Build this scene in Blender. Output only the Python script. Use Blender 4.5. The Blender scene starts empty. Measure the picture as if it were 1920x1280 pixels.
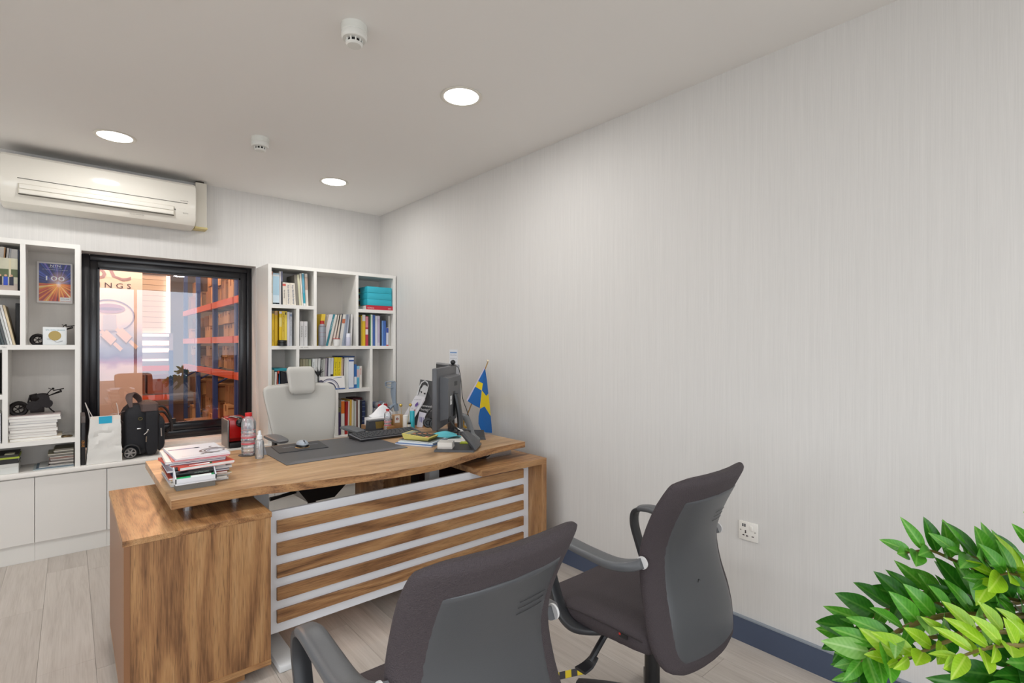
import bpy, bmesh, math, random
from mathutils import Vector, Matrix

# ------------------------------------------------------------------ camera, world, exposure
scene = bpy.context.scene
COL = scene.collection
F, HZ, CH = 960.0, 647.0, 1.39            # focal length in px, horizon row, camera height
YAW = math.radians(40.8)
FWD = Vector((math.sin(YAW), math.cos(YAW), 0)); RGT = Vector((math.cos(YAW), -math.sin(YAW), 0))
cam_d = bpy.data.cameras.new('camera'); cam = bpy.data.objects.new('camera', cam_d); COL.objects.link(cam)
cam.location = (0, 0, CH); cam.rotation_euler = (math.radians(90), 0, -YAW)
cam_d.sensor_width = 36; cam_d.lens = 18.0; cam_d.shift_y = (HZ - 640) / 1920; cam_d.clip_start = 0.02
scene.camera = cam
w = bpy.data.worlds.new('world'); scene.world = w; w.use_nodes = True
w.node_tree.nodes['Background'].inputs[0].default_value = (0.90, 0.945, 1, 1)      # overcast daylight
w.node_tree.nodes['Background'].inputs[1].default_value = 3.3
scene.view_settings.view_transform = 'Standard'; scene.view_settings.look = 'None'
scene.view_settings.gamma = 1.0; scene.view_settings.exposure = 0.2
scene.view_settings.use_curve_mapping = False
LAMP_W = 6.0
CEIL, XR, YB, XL, YF = 2.71, 2.40, 4.845, -2.6, -2.6
# daylight openings added behind and beside the viewer to light the room, sampled as portals
for i, (loc, rot, sx, sy) in enumerate((((-.1, YF - .05, 1.6), (90, 0, 0), 4.4, 1.9), ((XL - .05, .2, 1.6), (90, 0, -90), 3.4, 1.9))):
    pd = bpy.data.lights.new('added_window_portal', 'AREA'); pd.shape = 'RECTANGLE'; pd.size = sx; pd.size_y = sy; pd.cycles.is_portal = True
    po = bpy.data.objects.new('added_window_portal', pd); COL.objects.link(po); po.location = loc; po.rotation_euler = tuple(math.radians(a) for a in rot)

def ray(u):
    return FWD * F + RGT * (u - 960)
def ux(u, Y):
    """X where the sight line of column u meets the plane y = Y"""
    r = ray(u); return r.x * Y / r.y
def vz(u, v, Y):
    r = ray(u); return CH - (v - HZ) * Y / r.y
def onz(u, v, z):
    r = ray(u); s = (CH - z) / (v - HZ); return Vector((r.x * s, r.y * s, z))
def atd(u, v, d):
    """point at forward distance d"""
    r = ray(u) * (d / F); return Vector((r.x, r.y, CH - (v - HZ) * d / F))

# ------------------------------------------------------------------ colour and materials
def lin(c):
    if isinstance(c, str):
        c = c.lstrip('#'); c = tuple(int(c[i:i+2], 16) / 255 for i in (0, 2, 4))
    return tuple(((x / 12.92) if x <= 0.04045 else ((x + 0.055) / 1.055) ** 2.4) for x in c[:3]) + (1,)
_M = {}
def mat(col, rough=0.5, metal=0.0, bump=None, emit=None, spec=0.5, coat=0, var=0.0, key=None, alpha=None):
    k = key or (str(col), rough, metal, str(bump), str(emit), spec, coat, var, alpha)
    if k in _M: return _M[k]
    m = bpy.data.materials.new('paint_%d' % len(_M)); m.use_nodes = True; nt = m.node_tree; b = nt.nodes['Principled BSDF']
    b.inputs['Base Color'].default_value = lin(col); b.inputs['Roughness'].default_value = rough
    b.inputs['Metallic'].default_value = metal; b.inputs['Specular IOR Level'].default_value = spec
    if coat: b.inputs['Coat Weight'].default_value = coat; b.inputs['Coat Roughness'].default_value = 0.08
    tc = None
    if bump or var: tc = nt.nodes.new('ShaderNodeTexCoord')
    if bump:
        kind, sc, st = bump
        if kind == 'noise':
            t = nt.nodes.new('ShaderNodeTexNoise'); t.inputs['Scale'].default_value = sc; t.inputs['Detail'].default_value = 4; o = t.outputs[0]
        else:
            t = nt.nodes.new('ShaderNodeTexVoronoi'); t.inputs['Scale'].default_value = sc; o = t.outputs['Distance']
        nt.links.new(tc.outputs['Object'], t.inputs['Vector'])
        bn = nt.nodes.new('ShaderNodeBump'); bn.inputs['Strength'].default_value = st; bn.inputs['Distance'].default_value = 0.004
        nt.links.new(o, bn.inputs['Height']); nt.links.new(bn.outputs[0], b.inputs['Normal'])
    if var:
        t = nt.nodes.new('ShaderNodeTexNoise'); t.inputs['Scale'].default_value = 6; t.inputs['Detail'].default_value = 5
        nt.links.new(tc.outputs['Object'], t.inputs['Vector'])
        r = nt.nodes.new('ShaderNodeValToRGB'); c = lin(col)
        r.color_ramp.elements[0].position = 0.3; r.color_ramp.elements[1].position = 0.7
        r.color_ramp.elements[0].color = tuple(x * (1 - var) for x in c[:3]) + (1,)
        r.color_ramp.elements[1].color = tuple(min(1, x * (1 + var)) for x in c[:3]) + (1,)
        nt.links.new(t.outputs[0], r.inputs[0]); nt.links.new(r.outputs[0], b.inputs['Base Color'])
    if emit:
        b.inputs['Emission Color'].default_value = lin(emit[0]); b.inputs['Emission Strength'].default_value = emit[1]
    _M[k] = m; return m

class NT:
    """tiny node helper"""
    def __init__(s, name):
        s.m = bpy.data.materials.new(name); s.m.use_nodes = True; s.t = s.m.node_tree; s.b = s.t.nodes['Principled BSDF']; s.out = s.t.nodes['Material Output']
    def n(s, typ, **kw):
        x = s.t.nodes.new(typ)
        for k, v in kw.items(): setattr(x, k, v)
        return x
    def l(s, a, b): s.t.links.new(a, b)
    def noise(s, vec, scale, detail=3, rough=0.5, dist=0.0):
        t = s.n('ShaderNodeTexNoise'); t.inputs['Scale'].default_value = scale; t.inputs['Detail'].default_value = detail
        t.inputs['Roughness'].default_value = rough; t.inputs['Distortion'].default_value = dist; s.l(vec, t.inputs['Vector']); return t.outputs[0]
    def mapping(s, vec, scale=(1, 1, 1), rot=(0, 0, 0), loc=(0, 0, 0)):
        t = s.n('ShaderNodeMapping'); t.inputs['Scale'].default_value = scale; t.inputs['Rotation'].default_value = rot; t.inputs['Location'].default_value = loc
        s.l(vec, t.inputs['Vector']); return t.outputs[0]
    def ramp(s, fac, stops):
        r = s.n('ShaderNodeValToRGB'); e = r.color_ramp.elements
        while len(e) < len(stops): e.new(0.5)
        for q, (p, c) in zip(e, stops): q.position = p; q.color = lin(c)
        s.l(fac, r.inputs[0]); return r.outputs[0]
    def math(s, op, a, b=None):
        t = s.n('ShaderNodeMath', operation=op)
        for i, x in enumerate((a, b)):
            if x is None: continue
            if isinstance(x, (int, float)): t.inputs[i].default_value = x
            else: s.l(x, t.inputs[i])
        return t.outputs[0]
    def mix(s, fac, a, b, blend='MIX'):
        t = s.n('ShaderNodeMix', data_type='RGBA', blend_type=blend)
        for sock, x in ((t.inputs[0], fac), (t.inputs[6], a), (t.inputs[7], b)):
            if isinstance(x, (int, float)): sock.default_value = x
            elif isinstance(x, (tuple, str)): sock.default_value = lin(x)
            else: s.l(x, sock)
        return t.outputs[2]
    def bump(s, h, strength, dist=0.002):
        t = s.n('ShaderNodeBump'); t.inputs['Strength'].default_value = strength; t.inputs['Distance'].default_value = dist
        s.l(h, t.inputs['Height']); s.l(t.outputs[0], s.b.inputs['Normal'])

def wood_mat(name, axis, stops, rough=0.42, off=(0, 0, 0), ring=9.0, cross=1.0):
    """walnut laminate, grain along axis 0/1/2"""
    N = NT(name); tc = N.n('ShaderNodeTexCoord').outputs['Object']
    sc = [cross] * 3; sc[axis] = 0.13 * cross
    v = N.mapping(tc, tuple(sc), loc=off)
    big = N.noise(v, 5.0, 2, 0.45, 0.35)
    band = N.math('FRACT', N.math('MULTIPLY', big, ring))
    tri = N.math('MULTIPLY', N.math('ABSOLUTE', N.math('SUBTRACT', band, 0.5)), 2.0)
    mid = N.noise(v, 24, 4, 0.6, 0.2); low = N.noise(v, 7, 2, 0.5)
    s2 = [1, 1, 1]; s2[axis] = 0.035
    v2 = N.mapping(tc, tuple(s2), loc=off)
    fine = N.noise(v2, 190, 3, 0.65)
    f = N.math('ADD', N.math('ADD', N.math('MULTIPLY', tri, 0.17), N.math('MULTIPLY', low, 0.30)), N.math('ADD', N.math('MULTIPLY', mid, 0.24), N.math('MULTIPLY', fine, 0.30)))
    c = N.ramp(f, stops)
    pores = N.ramp(N.noise(v2, 420, 1), [(0.3, '#777777'), (0.45, '#ffffff')])
    c = N.mix(0.5, c, pores, 'MULTIPLY')
    N.l(c, N.b.inputs['Base Color']); N.b.inputs['Roughness'].default_value = rough
    N.bump(fine, 0.12, 0.0006)
    return N.m
WST = [(0.31, '#553a25'), (0.40, '#7f5837'), (0.48, '#9d7149'), (0.56, '#b08457'), (0.67, '#bd9468')]
WST_LIT = [(0.32, '#7d5f41'), (0.41, '#a07b55'), (0.48, '#b48e65'), (0.56, '#c29d73'), (0.66, '#cbaa82')]  # paler walnut: reflected light on the desktop put into the colour
M_WOODX = wood_mat('walnut_laminate_x', 0, WST); M_WOODZ = wood_mat('walnut_laminate_z', 2, WST, off=(0.37, 0.2, 0.1), ring=7)
M_TOP = wood_mat('walnut_desk_top_lit', 0, WST_LIT, rough=0.36, ring=4); M_WOODY = wood_mat('walnut_laminate_y', 1, WST, rough=0.4)

def wallpaper(name, col, var=0.06):
    N = NT(name); tc = N.n('ShaderNodeTexCoord').outputs['Object']
    v = N.mapping(tc, (1, 1, 0.015)); a = N.noise(v, 260, 3, 0.7); b = N.noise(v, 60, 2)
    f = N.math('ADD', N.math('MULTIPLY', a, 0.7), N.math('MULTIPLY', b, 0.3))
    c = lin(col)
    r = N.n('ShaderNodeValToRGB'); e = r.color_ramp.elements
    e[0].position = 0.3; e[1].position = 0.7
    e[0].color = tuple(x * (1 - var) for x in c[:3]) + (1,); e[1].color = tuple(min(1, x * (1 + var)) for x in c[:3]) + (1,)
    N.l(f, r.inputs[0]); N.l(r.outputs[0], N.b.inputs['Base Color']); N.b.inputs['Roughness'].default_value = 0.65
    N.bump(a, 0.25, 0.001); return N.m
M_WALL = wallpaper('striped_wallpaper', '#d6d4d1')
M_BACK = wallpaper('shelf_back_paper', '#cfcac4', 0.03)
M_CEIL = mat('#efedea', 0.8, bump=('noise', 40, 0.03), key='ceil')
M_WHITE = mat('#e9e7e2', 0.35, key='white_laminate'); M_CAB = mat('#e2dfda', 0.4, key='cabinet_white')
M_PANEL = mat('#e8ebf1', 0.35); M_PAPER = mat('#eceae4', 0.8)
M_BLACKF = mat('#17171c', 0.25, key='black_frame'); M_BLACK = mat('#141416', 0.45); M_DARK = mat('#2c2c2f', 0.45)
M_GREYP = mat('#4a4b4e', 0.42, bump=('noise', 500, 0.08), key='grey_plastic'); M_STEEL = mat('#b9b9bb', 0.25, 0.9)
M_CHROME = mat('#dddddd', 0.1, 1.0); M_GOLD = mat('#d9b04a', 0.25, 0.9); M_SKIRT = mat('#49546a', 0.4)
M_FAB = mat('#453e41', 0.75, bump=('vor', 330, 0.45), spec=0.35, key='mesh_fabric'); M_SHELL = mat('#484a4d', 0.36, bump=('noise', 420, 0.1), key='back_shell')

def plank_mat(i):
    N = NT('grey_oak_plank'); tc = N.n('ShaderNodeTexCoord').outputs['Object']
    v = N.mapping(tc, (1, 0.06, 1), loc=(i * 1.7, i * 0.9, 0)); a = N.noise(v, 22, 5, 0.65, 0.6); v2 = N.mapping(tc, (1, 0.03, 1), loc=(i, 0, 0)); b = N.noise(v2, 180, 2)
    f = N.math('ADD', N.math('MULTIPLY', a, 0.65), N.math('MULTIPLY', b, 0.35))
    k = [0, -5, 4, -2, 6][i]
    h = lambda c: '#%02x%02x%02x' % tuple(max(0, min(255, x + k)) for x in c)
    c = N.ramp(f, [(0.3, h((166, 156, 146))), (0.5, h((188, 179, 170))), (0.7, h((201, 193, 185)))])
    N.l(c, N.b.inputs['Base Color']); N.b.inputs['Roughness'].default_value = 0.42; N.bump(b, 0.1, 0.0005); return N.m

def clear_mat(name, tint='#f4f7fa', gloss=0.12, white=0.10, whitecol='#cdd6dd'):
    """thin clear plastic: see-through with a glossy sheen"""
    N = NT(name); t = N.t; t.nodes.remove(N.b)
    tr = N.n('ShaderNodeBsdfTransparent'); tr.inputs[0].default_value = lin(tint)
    gl = N.n('ShaderNodeBsdfGlossy'); gl.inputs['Roughness'].default_value = 0.05; gl.inputs[0].default_value = (1, 1, 1, 1)
    df = N.n('ShaderNodeBsdfDiffuse'); df.inputs[0].default_value = lin(whitecol)
    fr = N.n('ShaderNodeFresnel'); fr.inputs[0].default_value = 1.45
    f = N.math('ADD', fr.outputs[0], gloss * 0.5)
    m1 = N.n('ShaderNodeMixShader'); m1.inputs[0].default_value = white; N.l(tr.outputs[0], m1.inputs[1]); N.l(df.outputs[0], m1.inputs[2])
    m2 = N.n('ShaderNodeMixShader'); N.l(f, m2.inputs[0]); N.l(m1.outputs[0], m2.inputs[1]); N.l(gl.outputs[0], m2.inputs[2])
    N.l(m2.outputs[0], N.out.inputs[0]); return N.m
M_CLEAR = clear_mat('clear_plastic', white=0.25, whitecol='#f2f5f8')

# ------------------------------------------------------------------ mesh building
class MB:
    def __init__(s): s.bm = bmesh.new()
    def box(s, x0, x1, y0, y1, z0, z1, bev=0, seg=2, mi=0, M=None):
        t = bmesh.new() if bev else s.bm
        vs = [t.verts.new((x, y, z)) for x in (x0, x1) for y in (y0, y1) for z in (z0, z1)]
        fs = [t.faces.new([vs[i] for i in q]) for q in ((0, 1, 3, 2), (4, 6, 7, 5), (0, 4, 5, 1), (2, 3, 7, 6), (0, 2, 6, 4), (1, 5, 7, 3))]
        for f in fs: f.material_index = mi
        if bev:
            bmesh.ops.bevel(t, geom=t.edges[:], offset=bev, segments=seg, affect='EDGES', profile=0.5)
            s._merge(t, mi, M)
        elif M is not None:
            for v in vs: v.co = M @ v.co
        return s
    def _merge(s, t, mi=0, M=None):
        m = {}
        for v in t.verts: m[v] = s.bm.verts.new(M @ v.co if M is not None else v.co)
        for f in t.faces:
            try: g = s.bm.faces.new([m[v] for v in f.verts]); g.material_index = mi
            except ValueError: pass
        t.free()
    def hexa(s, b, t, mi=0):
        """b, t: four points each, counter-clockwise seen from above"""
        v = [s.bm.verts.new(p) for p in list(b) + list(t)]
        for q in ((3, 2, 1, 0), (4, 5, 6, 7), (0, 1, 5, 4), (1, 2, 6, 5), (2, 3, 7, 6), (3, 0, 4, 7)):
            f = s.bm.faces.new([v[i] for i in q]); f.material_index = mi
        return s
    def loft(s, loops, cap=True, mi=0, closed=False):
        rows = [[s.bm.verts.new(p) for p in L] for L in loops]; n = len(rows[0])
        R = len(rows)
        for i in range(R if closed else R - 1):
            a, b = rows[i], rows[(i + 1) % R]
            for j in range(n):
                try: f = s.bm.faces.new((a[j], a[(j + 1) % n], b[(j + 1) % n], b[j])); f.material_index = mi
                except ValueError: pass
        if cap and not closed:
            for r in (rows[0][::-1], rows[-1]):
                try: f = s.bm.faces.new(r); f.material_index = mi
                except ValueError: pass
        return s
    def lathe(s, prof, c=(0, 0, 0), n=20, M=None, mi=0):
        """prof: (radius, height) list along +z"""
        c = Vector(c); L = []
        for r, z in prof:
            r = max(r, 1e-5)
            lp = [Vector((r * math.cos(a * 2 * math.pi / n), r * math.sin(a * 2 * math.pi / n), z)) for a in range(n)]
            if M is not None: lp = [M @ p for p in lp]
            L.append([p + c for p in lp])
        return s.loft(L, mi=mi)
    def cyl(s, p0, p1, r0, r1=None, n=14, mi=0):
        p0, p1 = Vector(p0), Vector(p1); r1 = r0 if r1 is None else r1
        q = (p1 - p0).to_track_quat('Z', 'Y').to_matrix()
        L = []
        for p, r in ((p0, r0), (p1, r1)):
            L.append([p + q @ Vector((r * math.cos(a * 2 * math.pi / n), r * math.sin(a * 2 * math.pi / n), 0)) for a in range(n)])
        return s.loft(L, mi=mi)
    def tube(s, pts, r, n=8, mi=0, smooth=0, closed=False):
        pts = [Vector(p) for p in pts]
        if smooth: pts = spline(pts, smooth)
        rr = r if isinstance(r, (list, tuple)) else None
        L = []; ref = None
        for i, p in enumerate(pts):
            t = (pts[min(i + 1, len(pts) - 1)] - pts[max(i - 1, 0)]).normalized()
            if closed: t = (pts[(i + 1) % len(pts)] - pts[i - 1]).normalized()
            if ref is None: ref = t.orthogonal().normalized()
            ref = (ref - t * ref.dot(t)).normalized(); b = t.cross(ref)
            if rr:
                k = i / (len(pts) - 1) * (len(rr) - 1); j = min(int(k), len(rr) - 2); R = rr[j] + (rr[j + 1] - rr[j]) * (k - j)
            else: R = r
            L.append([p + (ref * math.cos(a * 2 * math.pi / n) + b * math.sin(a * 2 * math.pi / n)) * R for a in range(n)])
        return s.loft(L, mi=mi, closed=closed)
    def strip(s, pts, wid, th, side, smooth=0, mi=0, n=10):
        """rounded flat bar swept along pts; side = width direction; wid/th number or list"""
        pts = [Vector(p) for p in pts]
        if smooth: pts = spline(pts, smooth)
        side = Vector(side).normalized(); L = []
        def g(v, i):
            if not isinstance(v, (list, tuple)): return v
            k = i / (len(pts) - 1) * (len(v) - 1); j = min(int(k), len(v) - 2); return v[j] + (v[j + 1] - v[j]) * (k - j)
        for i, p in enumerate(pts):
            t = (pts[min(i + 1, len(pts) - 1)] - pts[max(i - 1, 0)]).normalized()
            nn = t.cross(side).normalized(); W, T = g(wid, i) / 2, g(th, i) / 2
            lp = []
            for a in range(n):
                q = a * 2 * math.pi / n; cx, sx = math.cos(q), math.sin(q)
                ex = 0.55
                lp.append(p + side * (W * math.copysign(abs(cx) ** ex, cx)) + nn * (T * math.copysign(abs(sx) ** ex, sx)))
            L.append(lp)
        return s.loft(L, mi=mi)
    def prism(s, pts, d, mi=0):
        """flat polygon pushed along vector d"""
        d = Vector(d); a = [s.bm.verts.new(p) for p in pts]; b = [s.bm.verts.new(Vector(p) + d) for p in pts]; n = len(a)
        for q in (a[::-1], b):
            f = s.bm.faces.new(q); f.material_index = mi
        for j in range(n):
            f = s.bm.faces.new((a[j], a[(j + 1) % n], b[(j + 1) % n], b[j])); f.material_index = mi
        return s
    def face(s, pts, mi=0):
        f = s.bm.faces.new([s.bm.verts.new(p) for p in pts]); f.material_index = mi; return s
    def grid(s, fn, nu, nv, mi=0):
        V = [[s.bm.verts.new(fn(i / nu, j / nv)) for j in range(nv + 1)] for i in range(nu + 1)]
        for i in range(nu):
            for j in range(nv):
                f = s.bm.faces.new((V[i][j], V[i + 1][j], V[i + 1][j + 1], V[i][j + 1])); f.material_index = mi
        return s
    def sphere(s, c, r, n=12, mi=0, sc=(1, 1, 1)):
        c = Vector(c); L = []
        for i in range(n // 2 + 1):
            a = math.pi * i / (n // 2); rr, z = max(r * math.sin(a), 1e-5), -r * math.cos(a)
            L.append([c + Vector((rr * math.cos(q * 2 * math.pi / n) * sc[0], rr * math.sin(q * 2 * math.pi / n) * sc[1], z * sc[2])) for q in range(n)])
        return s.loft(L, mi=mi)

def spline(P, k):
    P = [Vector(p) for p in P]; Q = []
    for i in range(len(P) - 1):
        a = P[max(i - 1, 0)]; b = P[i]; c = P[i + 1]; d = P[min(i + 2, len(P) - 1)]
        for j in range(k):
            t = j / k
            Q.append(0.5 * ((2 * b) + (c - a) * t + (2 * a - 5 * b + 4 * c - d) * t * t + (3 * b - a - 3 * c + d) * t ** 3))
    Q.append(P[-1]); return Q

def tag(o, label=None, cat=None, group=None, kind=None):
    if label: o['label'] = label
    if cat: o['category'] = cat
    if group: o['group'] = group
    if kind: o['kind'] = kind
    return o
def root(name, loc, label, cat, group=None, rz=0.0):
    o = bpy.data.objects.new(name, None); COL.objects.link(o); o.empty_display_size = 0.05
    o.location = loc; o.rotation_euler = (0, 0, rz); tag(o, label, cat, group); return o
def base_inv(o):
    while o.parent: o = o.parent
    return (Matrix.Translation(o.location) @ o.rotation_euler.to_matrix().to_4x4()).inverted()
def obj(name, mb, m, parent=None, world=True, sharp=35, solid=0, label=None, fix=True):
    """one mesh object; world=True: the geometry is in room coordinates"""
    me = bpy.data.meshes.new(name)
    if parent is not None and world: bmesh.ops.transform(mb.bm, matrix=base_inv(parent), verts=mb.bm.verts)
    if fix: bmesh.ops.recalc_face_normals(mb.bm, faces=mb.bm.faces)
    mb.bm.to_mesh(me); mb.bm.free()
    for mm in (m if isinstance(m, (list, tuple)) else [m]): me.materials.append(mm)
    if sharp:
        me.polygons.foreach_set('use_smooth', [True] * len(me.polygons)); me.set_sharp_from_angle(angle=math.radians(sharp))
    o = bpy.data.objects.new(name, me); COL.objects.link(o)
    if parent is not None: o.parent = parent
    if solid:
        md = o.modifiers.new('solid', 'SOLIDIFY'); md.thickness = solid
    if label: o['label'] = label
    return o
def single(name, mb, m, label, cat, group=None, origin=None, **k):
    """a thing that is one mesh; origin moved to origin"""
    if origin is not None: bmesh.ops.translate(mb.bm, vec=-Vector(origin), verts=mb.bm.verts)
    o = obj(name, mb, m, None, **k)
    if origin is not None: o.location = origin
    return tag(o, label, cat, group)
def struct(name, mb, m, parent=None, **k):
    o = obj(name, mb, m, parent, **k)
    if parent is None: o['kind'] = 'structure'
    return o
def copy_tree(o, parent=None):
    c = o.copy(); COL.objects.link(c); c.parent = parent
    for ch in list(o.children): copy_tree(ch, c)
    return c
_TX = {}
def text_verts(s, bold=True):
    if s in _TX: return _TX[s]
    cu = bpy.data.curves.new('t', 'FONT'); cu.body = s; cu.size = 1; cu.resolution_u = 2
    o = bpy.data.objects.new('t', cu); me = bpy.data.meshes.new_from_object(o)
    V = [v.co.copy() for v in me.vertices]; P = [list(p.vertices) for p in me.polygons]
    bpy.data.objects.remove(o); bpy.data.curves.remove(cu); bpy.data.meshes.remove(me)
    _TX[s] = (V, P); return _TX[s]
def text(mb, s, o, xd, yd, h=None, length=None, mi=0, bold=0.0):
    """flat lettering: lower-left corner o, reading along xd, up along yd"""
    V, P = text_verts(s)
    if not V: return mb
    x0 = min(v.x for v in V); x1 = max(v.x for v in V); y0 = min(v.y for v in V); y1 = max(v.y for v in V)
    sy = h / (y1 - y0) if h else None; sx = length / (x1 - x0) if length else sy
    sy = sy or sx
    o, xd, yd = Vector(o), Vector(xd).normalized(), Vector(yd).normalized()
    vs = [mb.bm.verts.new(o + xd * ((v.x - x0) * sx) + yd * ((v.y - y0) * sy)) for v in V]
    for p in P:
        try: f = mb.bm.faces.new([vs[i] for i in p]); f.material_index = mi
        except ValueError: pass
    return mb
X, Y, Z = Vector((1, 0, 0)), Vector((0, 1, 0)), Vector((0, 0, 1))
ORD = ['first', 'second', 'third', 'fourth', 'fifth', 'sixth', 'seventh', 'eighth', 'ninth', 'tenth', 'eleventh', 'twelfth', 'thirteenth', 'fourteenth', 'fifteenth']
# ------------------------------------------------------------------ room shell
random.seed(4)
WX0, WX1, WZ0, WZ1 = 0.062, 1.228, 0.60, 2.077          # window opening in the back wall
mb = MB()
mb.box(XL, WX0, YB, YB + .18, 0, CEIL).box(WX1, XR + .1, YB, YB + .18, 0, CEIL).box(WX0, WX1, YB, YB + .18, WZ1, CEIL).box(WX0, WX1, YB, YB + .18, 0, WZ0)
struct('wall_back', mb, M_WALL, sharp=0)
struct('wall_right', MB().box(XR, XR + .1, YF, YB, 0, CEIL), M_WALL, sharp=0)
def wall_open(name, lo, hi, axis, c0, c1, z0=.65, z1=2.55):
    m = MB()
    for a, b, za, zb in ((lo, c0, 0, CEIL), (c1, hi, 0, CEIL), (c0, c1, 0, z0), (c0, c1, z1, CEIL)):
        if axis == 'y': m.box(XL - .1, XL, a, b, za, zb)
        else: m.box(a, b, YF - .1, YF, za, zb)
    return struct(name, m, M_WALL, sharp=0)
wall_open('wall_left', YF, YB, 'y', -1.5, 1.9)
wall_open('wall_front', XL - .1, XR + .1, 'x', -2.3, 2.1)
for nm, axis, c0, c1 in (('added_window_2', 'x', -2.3, 2.1), ('added_window_3', 'y', -1.5, 1.9)):  # frames of the added windows, out of view, that let daylight in
    m = MB(); n = 4
    for i in range(n + 1):
        p = c0 + (c1 - c0 - .05) * i / n
        if axis == 'x': m.box(p, p + .05, YF - .07, YF - .02, .65, 2.55)
        else: m.box(XL - .07, XL - .02, p, p + .05, .65, 2.55)
    for z in (.65, 2.5):
        if axis == 'x': m.box(c0, c1, YF - .07, YF - .02, z, z + .05)
        else: m.box(XL - .07, XL - .02, c0, c1, z, z + .05)
    struct(nm, m, M_WHITE, sharp=0)
struct('ground_outside', MB().box(-14, 14, -14, YF - .12, -.1, -.05).box(-14, XL - .12, YF - .12, YB, -.1, -.05), mat('#b0aca6', .9), sharp=0)
struct('ceiling', MB().box(XL - .1, XR + .1, YF - .1, YB + .18, CEIL, CEIL + .08), M_CEIL, sharp=0)
fl = struct('floor', MB().box(XL - .1, XR + .1, YF - .1, YB + .18, -.08, -.004), mat('#8d857c', .7), sharp=0)
PM = [plank_mat(i) for i in range(5)]
pw, plen = .192, 1.285
k = 0
for i in range(27):
    x0 = XL + i * pw - .003
    y = YF - random.random() * plen
    while y < 4.56:
        a, b = max(y, YF), min(y + plen, 4.56)
        if b - a > .05:
            xa, xb = max(x0, XL), min(x0 + pw, XR)
            if xb - xa > .02:
                m = MB().box(xa + .0006, xb - .0006, a + .0006, b - .0006, -.004, 0)
                obj('plank', m, PM[random.randrange(5)], fl, sharp=0)
        y += plen
sk = MB().box(XR - .015, XR, YF, 3.2, 0, .113)
struct('baseboard_right', sk, M_SKIRT, sharp=0)
struct('trim_1', MB().box(XR - .018, XR, YF, 3.2, .113, .119), mat('#8b939c', .5), sharp=0)
# window frame and glass
win = tag(obj('window_1', MB().box(WX0, WX1, 4.985, 5.03, .615, .65), M_BLACKF, sharp=0), kind='structure')
fr = MB(); a, b = 4.975, 5.025
fr.box(WX0 + .002, WX0 + .05, a, b, .65, WZ1 - .004, .004).box(WX1 - .04, WX1 - .002, a, b, .65, WZ1 - .004, .004).box(WX0 + .05, WX1 - .04, a, b, 2.03, WZ1 - .004, .004).box(WX0 + .05, WX1 - .04, a, b, .65, .69, .004)
obj('window_frame', fr, M_BLACKF, win)
sa = MB(); gx0, gx1, gz0, gz1 = .158, 1.136, .745, 1.977
ga, gb = 4.990, 5.018
sa.box(WX0 + .045, gx0, ga, gb, .69, 2.035, .003).box(gx1, WX1 - .035, ga, gb, .69, 2.035, .003).box(gx0, gx1, ga, gb, gz1, 2.035, .003).box(gx0, gx1, ga, gb, .69, gz0, .003)
obj('sash', sa, M_BLACKF, win)
bd = MB(); q = .012
bd.box(gx0 - .001, gx0 + q, ga - .008, ga + .004, gz0, gz1).box(gx1 - q, gx1 + .001, ga - .008, ga + .004, gz0, gz1).box(gx0, gx1, ga - .008, ga + .004, gz1 - q, gz1).box(gx0, gx1, ga - .008, ga + .004, gz0, gz0 + q)
obj('glazing_bead', bd, M_BLACKF, win, sharp=0)
# tinted reflective glass
N = NT('tinted_reflective_glass'); N.t.nodes.remove(N.b)
tr = N.n('ShaderNodeBsdfTransparent'); tr.inputs[0].default_value = (0.88, 0.62, 0.48, 1)
gl = N.n('ShaderNodeBsdfGlossy'); gl.inputs['Roughness'].default_value = 0.0; gl.inputs[0].default_value = (.80, .88, 1.0, 1)
ms = N.n('ShaderNodeMixShader'); ms.inputs[0].default_value = .13; N.l(tr.outputs[0], ms.inputs[1]); N.l(gl.outputs[0], ms.inputs[2]); N.l(ms.outputs[0], N.out.inputs[0])
obj('glass_pane', MB().face([(gx0, 5.006, gz0), (gx1, 5.006, gz0), (gx1, 5.006, gz1), (gx0, 5.006, gz1)]), N.m, win, sharp=0)
h = MB().box(.545, .60, 4.962, 4.976, .655, .685, .003); h.strip([(.575, 4.955, .67), (.60, 4.94, .70), (.63, 4.925, .765)], .014, .012, (0, 1, 0), smooth=3).box(.618, .648, 4.905, 4.94, .765, .80, .004)
obj('window_handle', h, M_BLACK, win)
struct('trim_2', MB().box(WX0 + .001, WX1 - .001, 4.86, 4.985, .579, .625), mat('#e9ddd3', .45), sharp=0)

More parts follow.
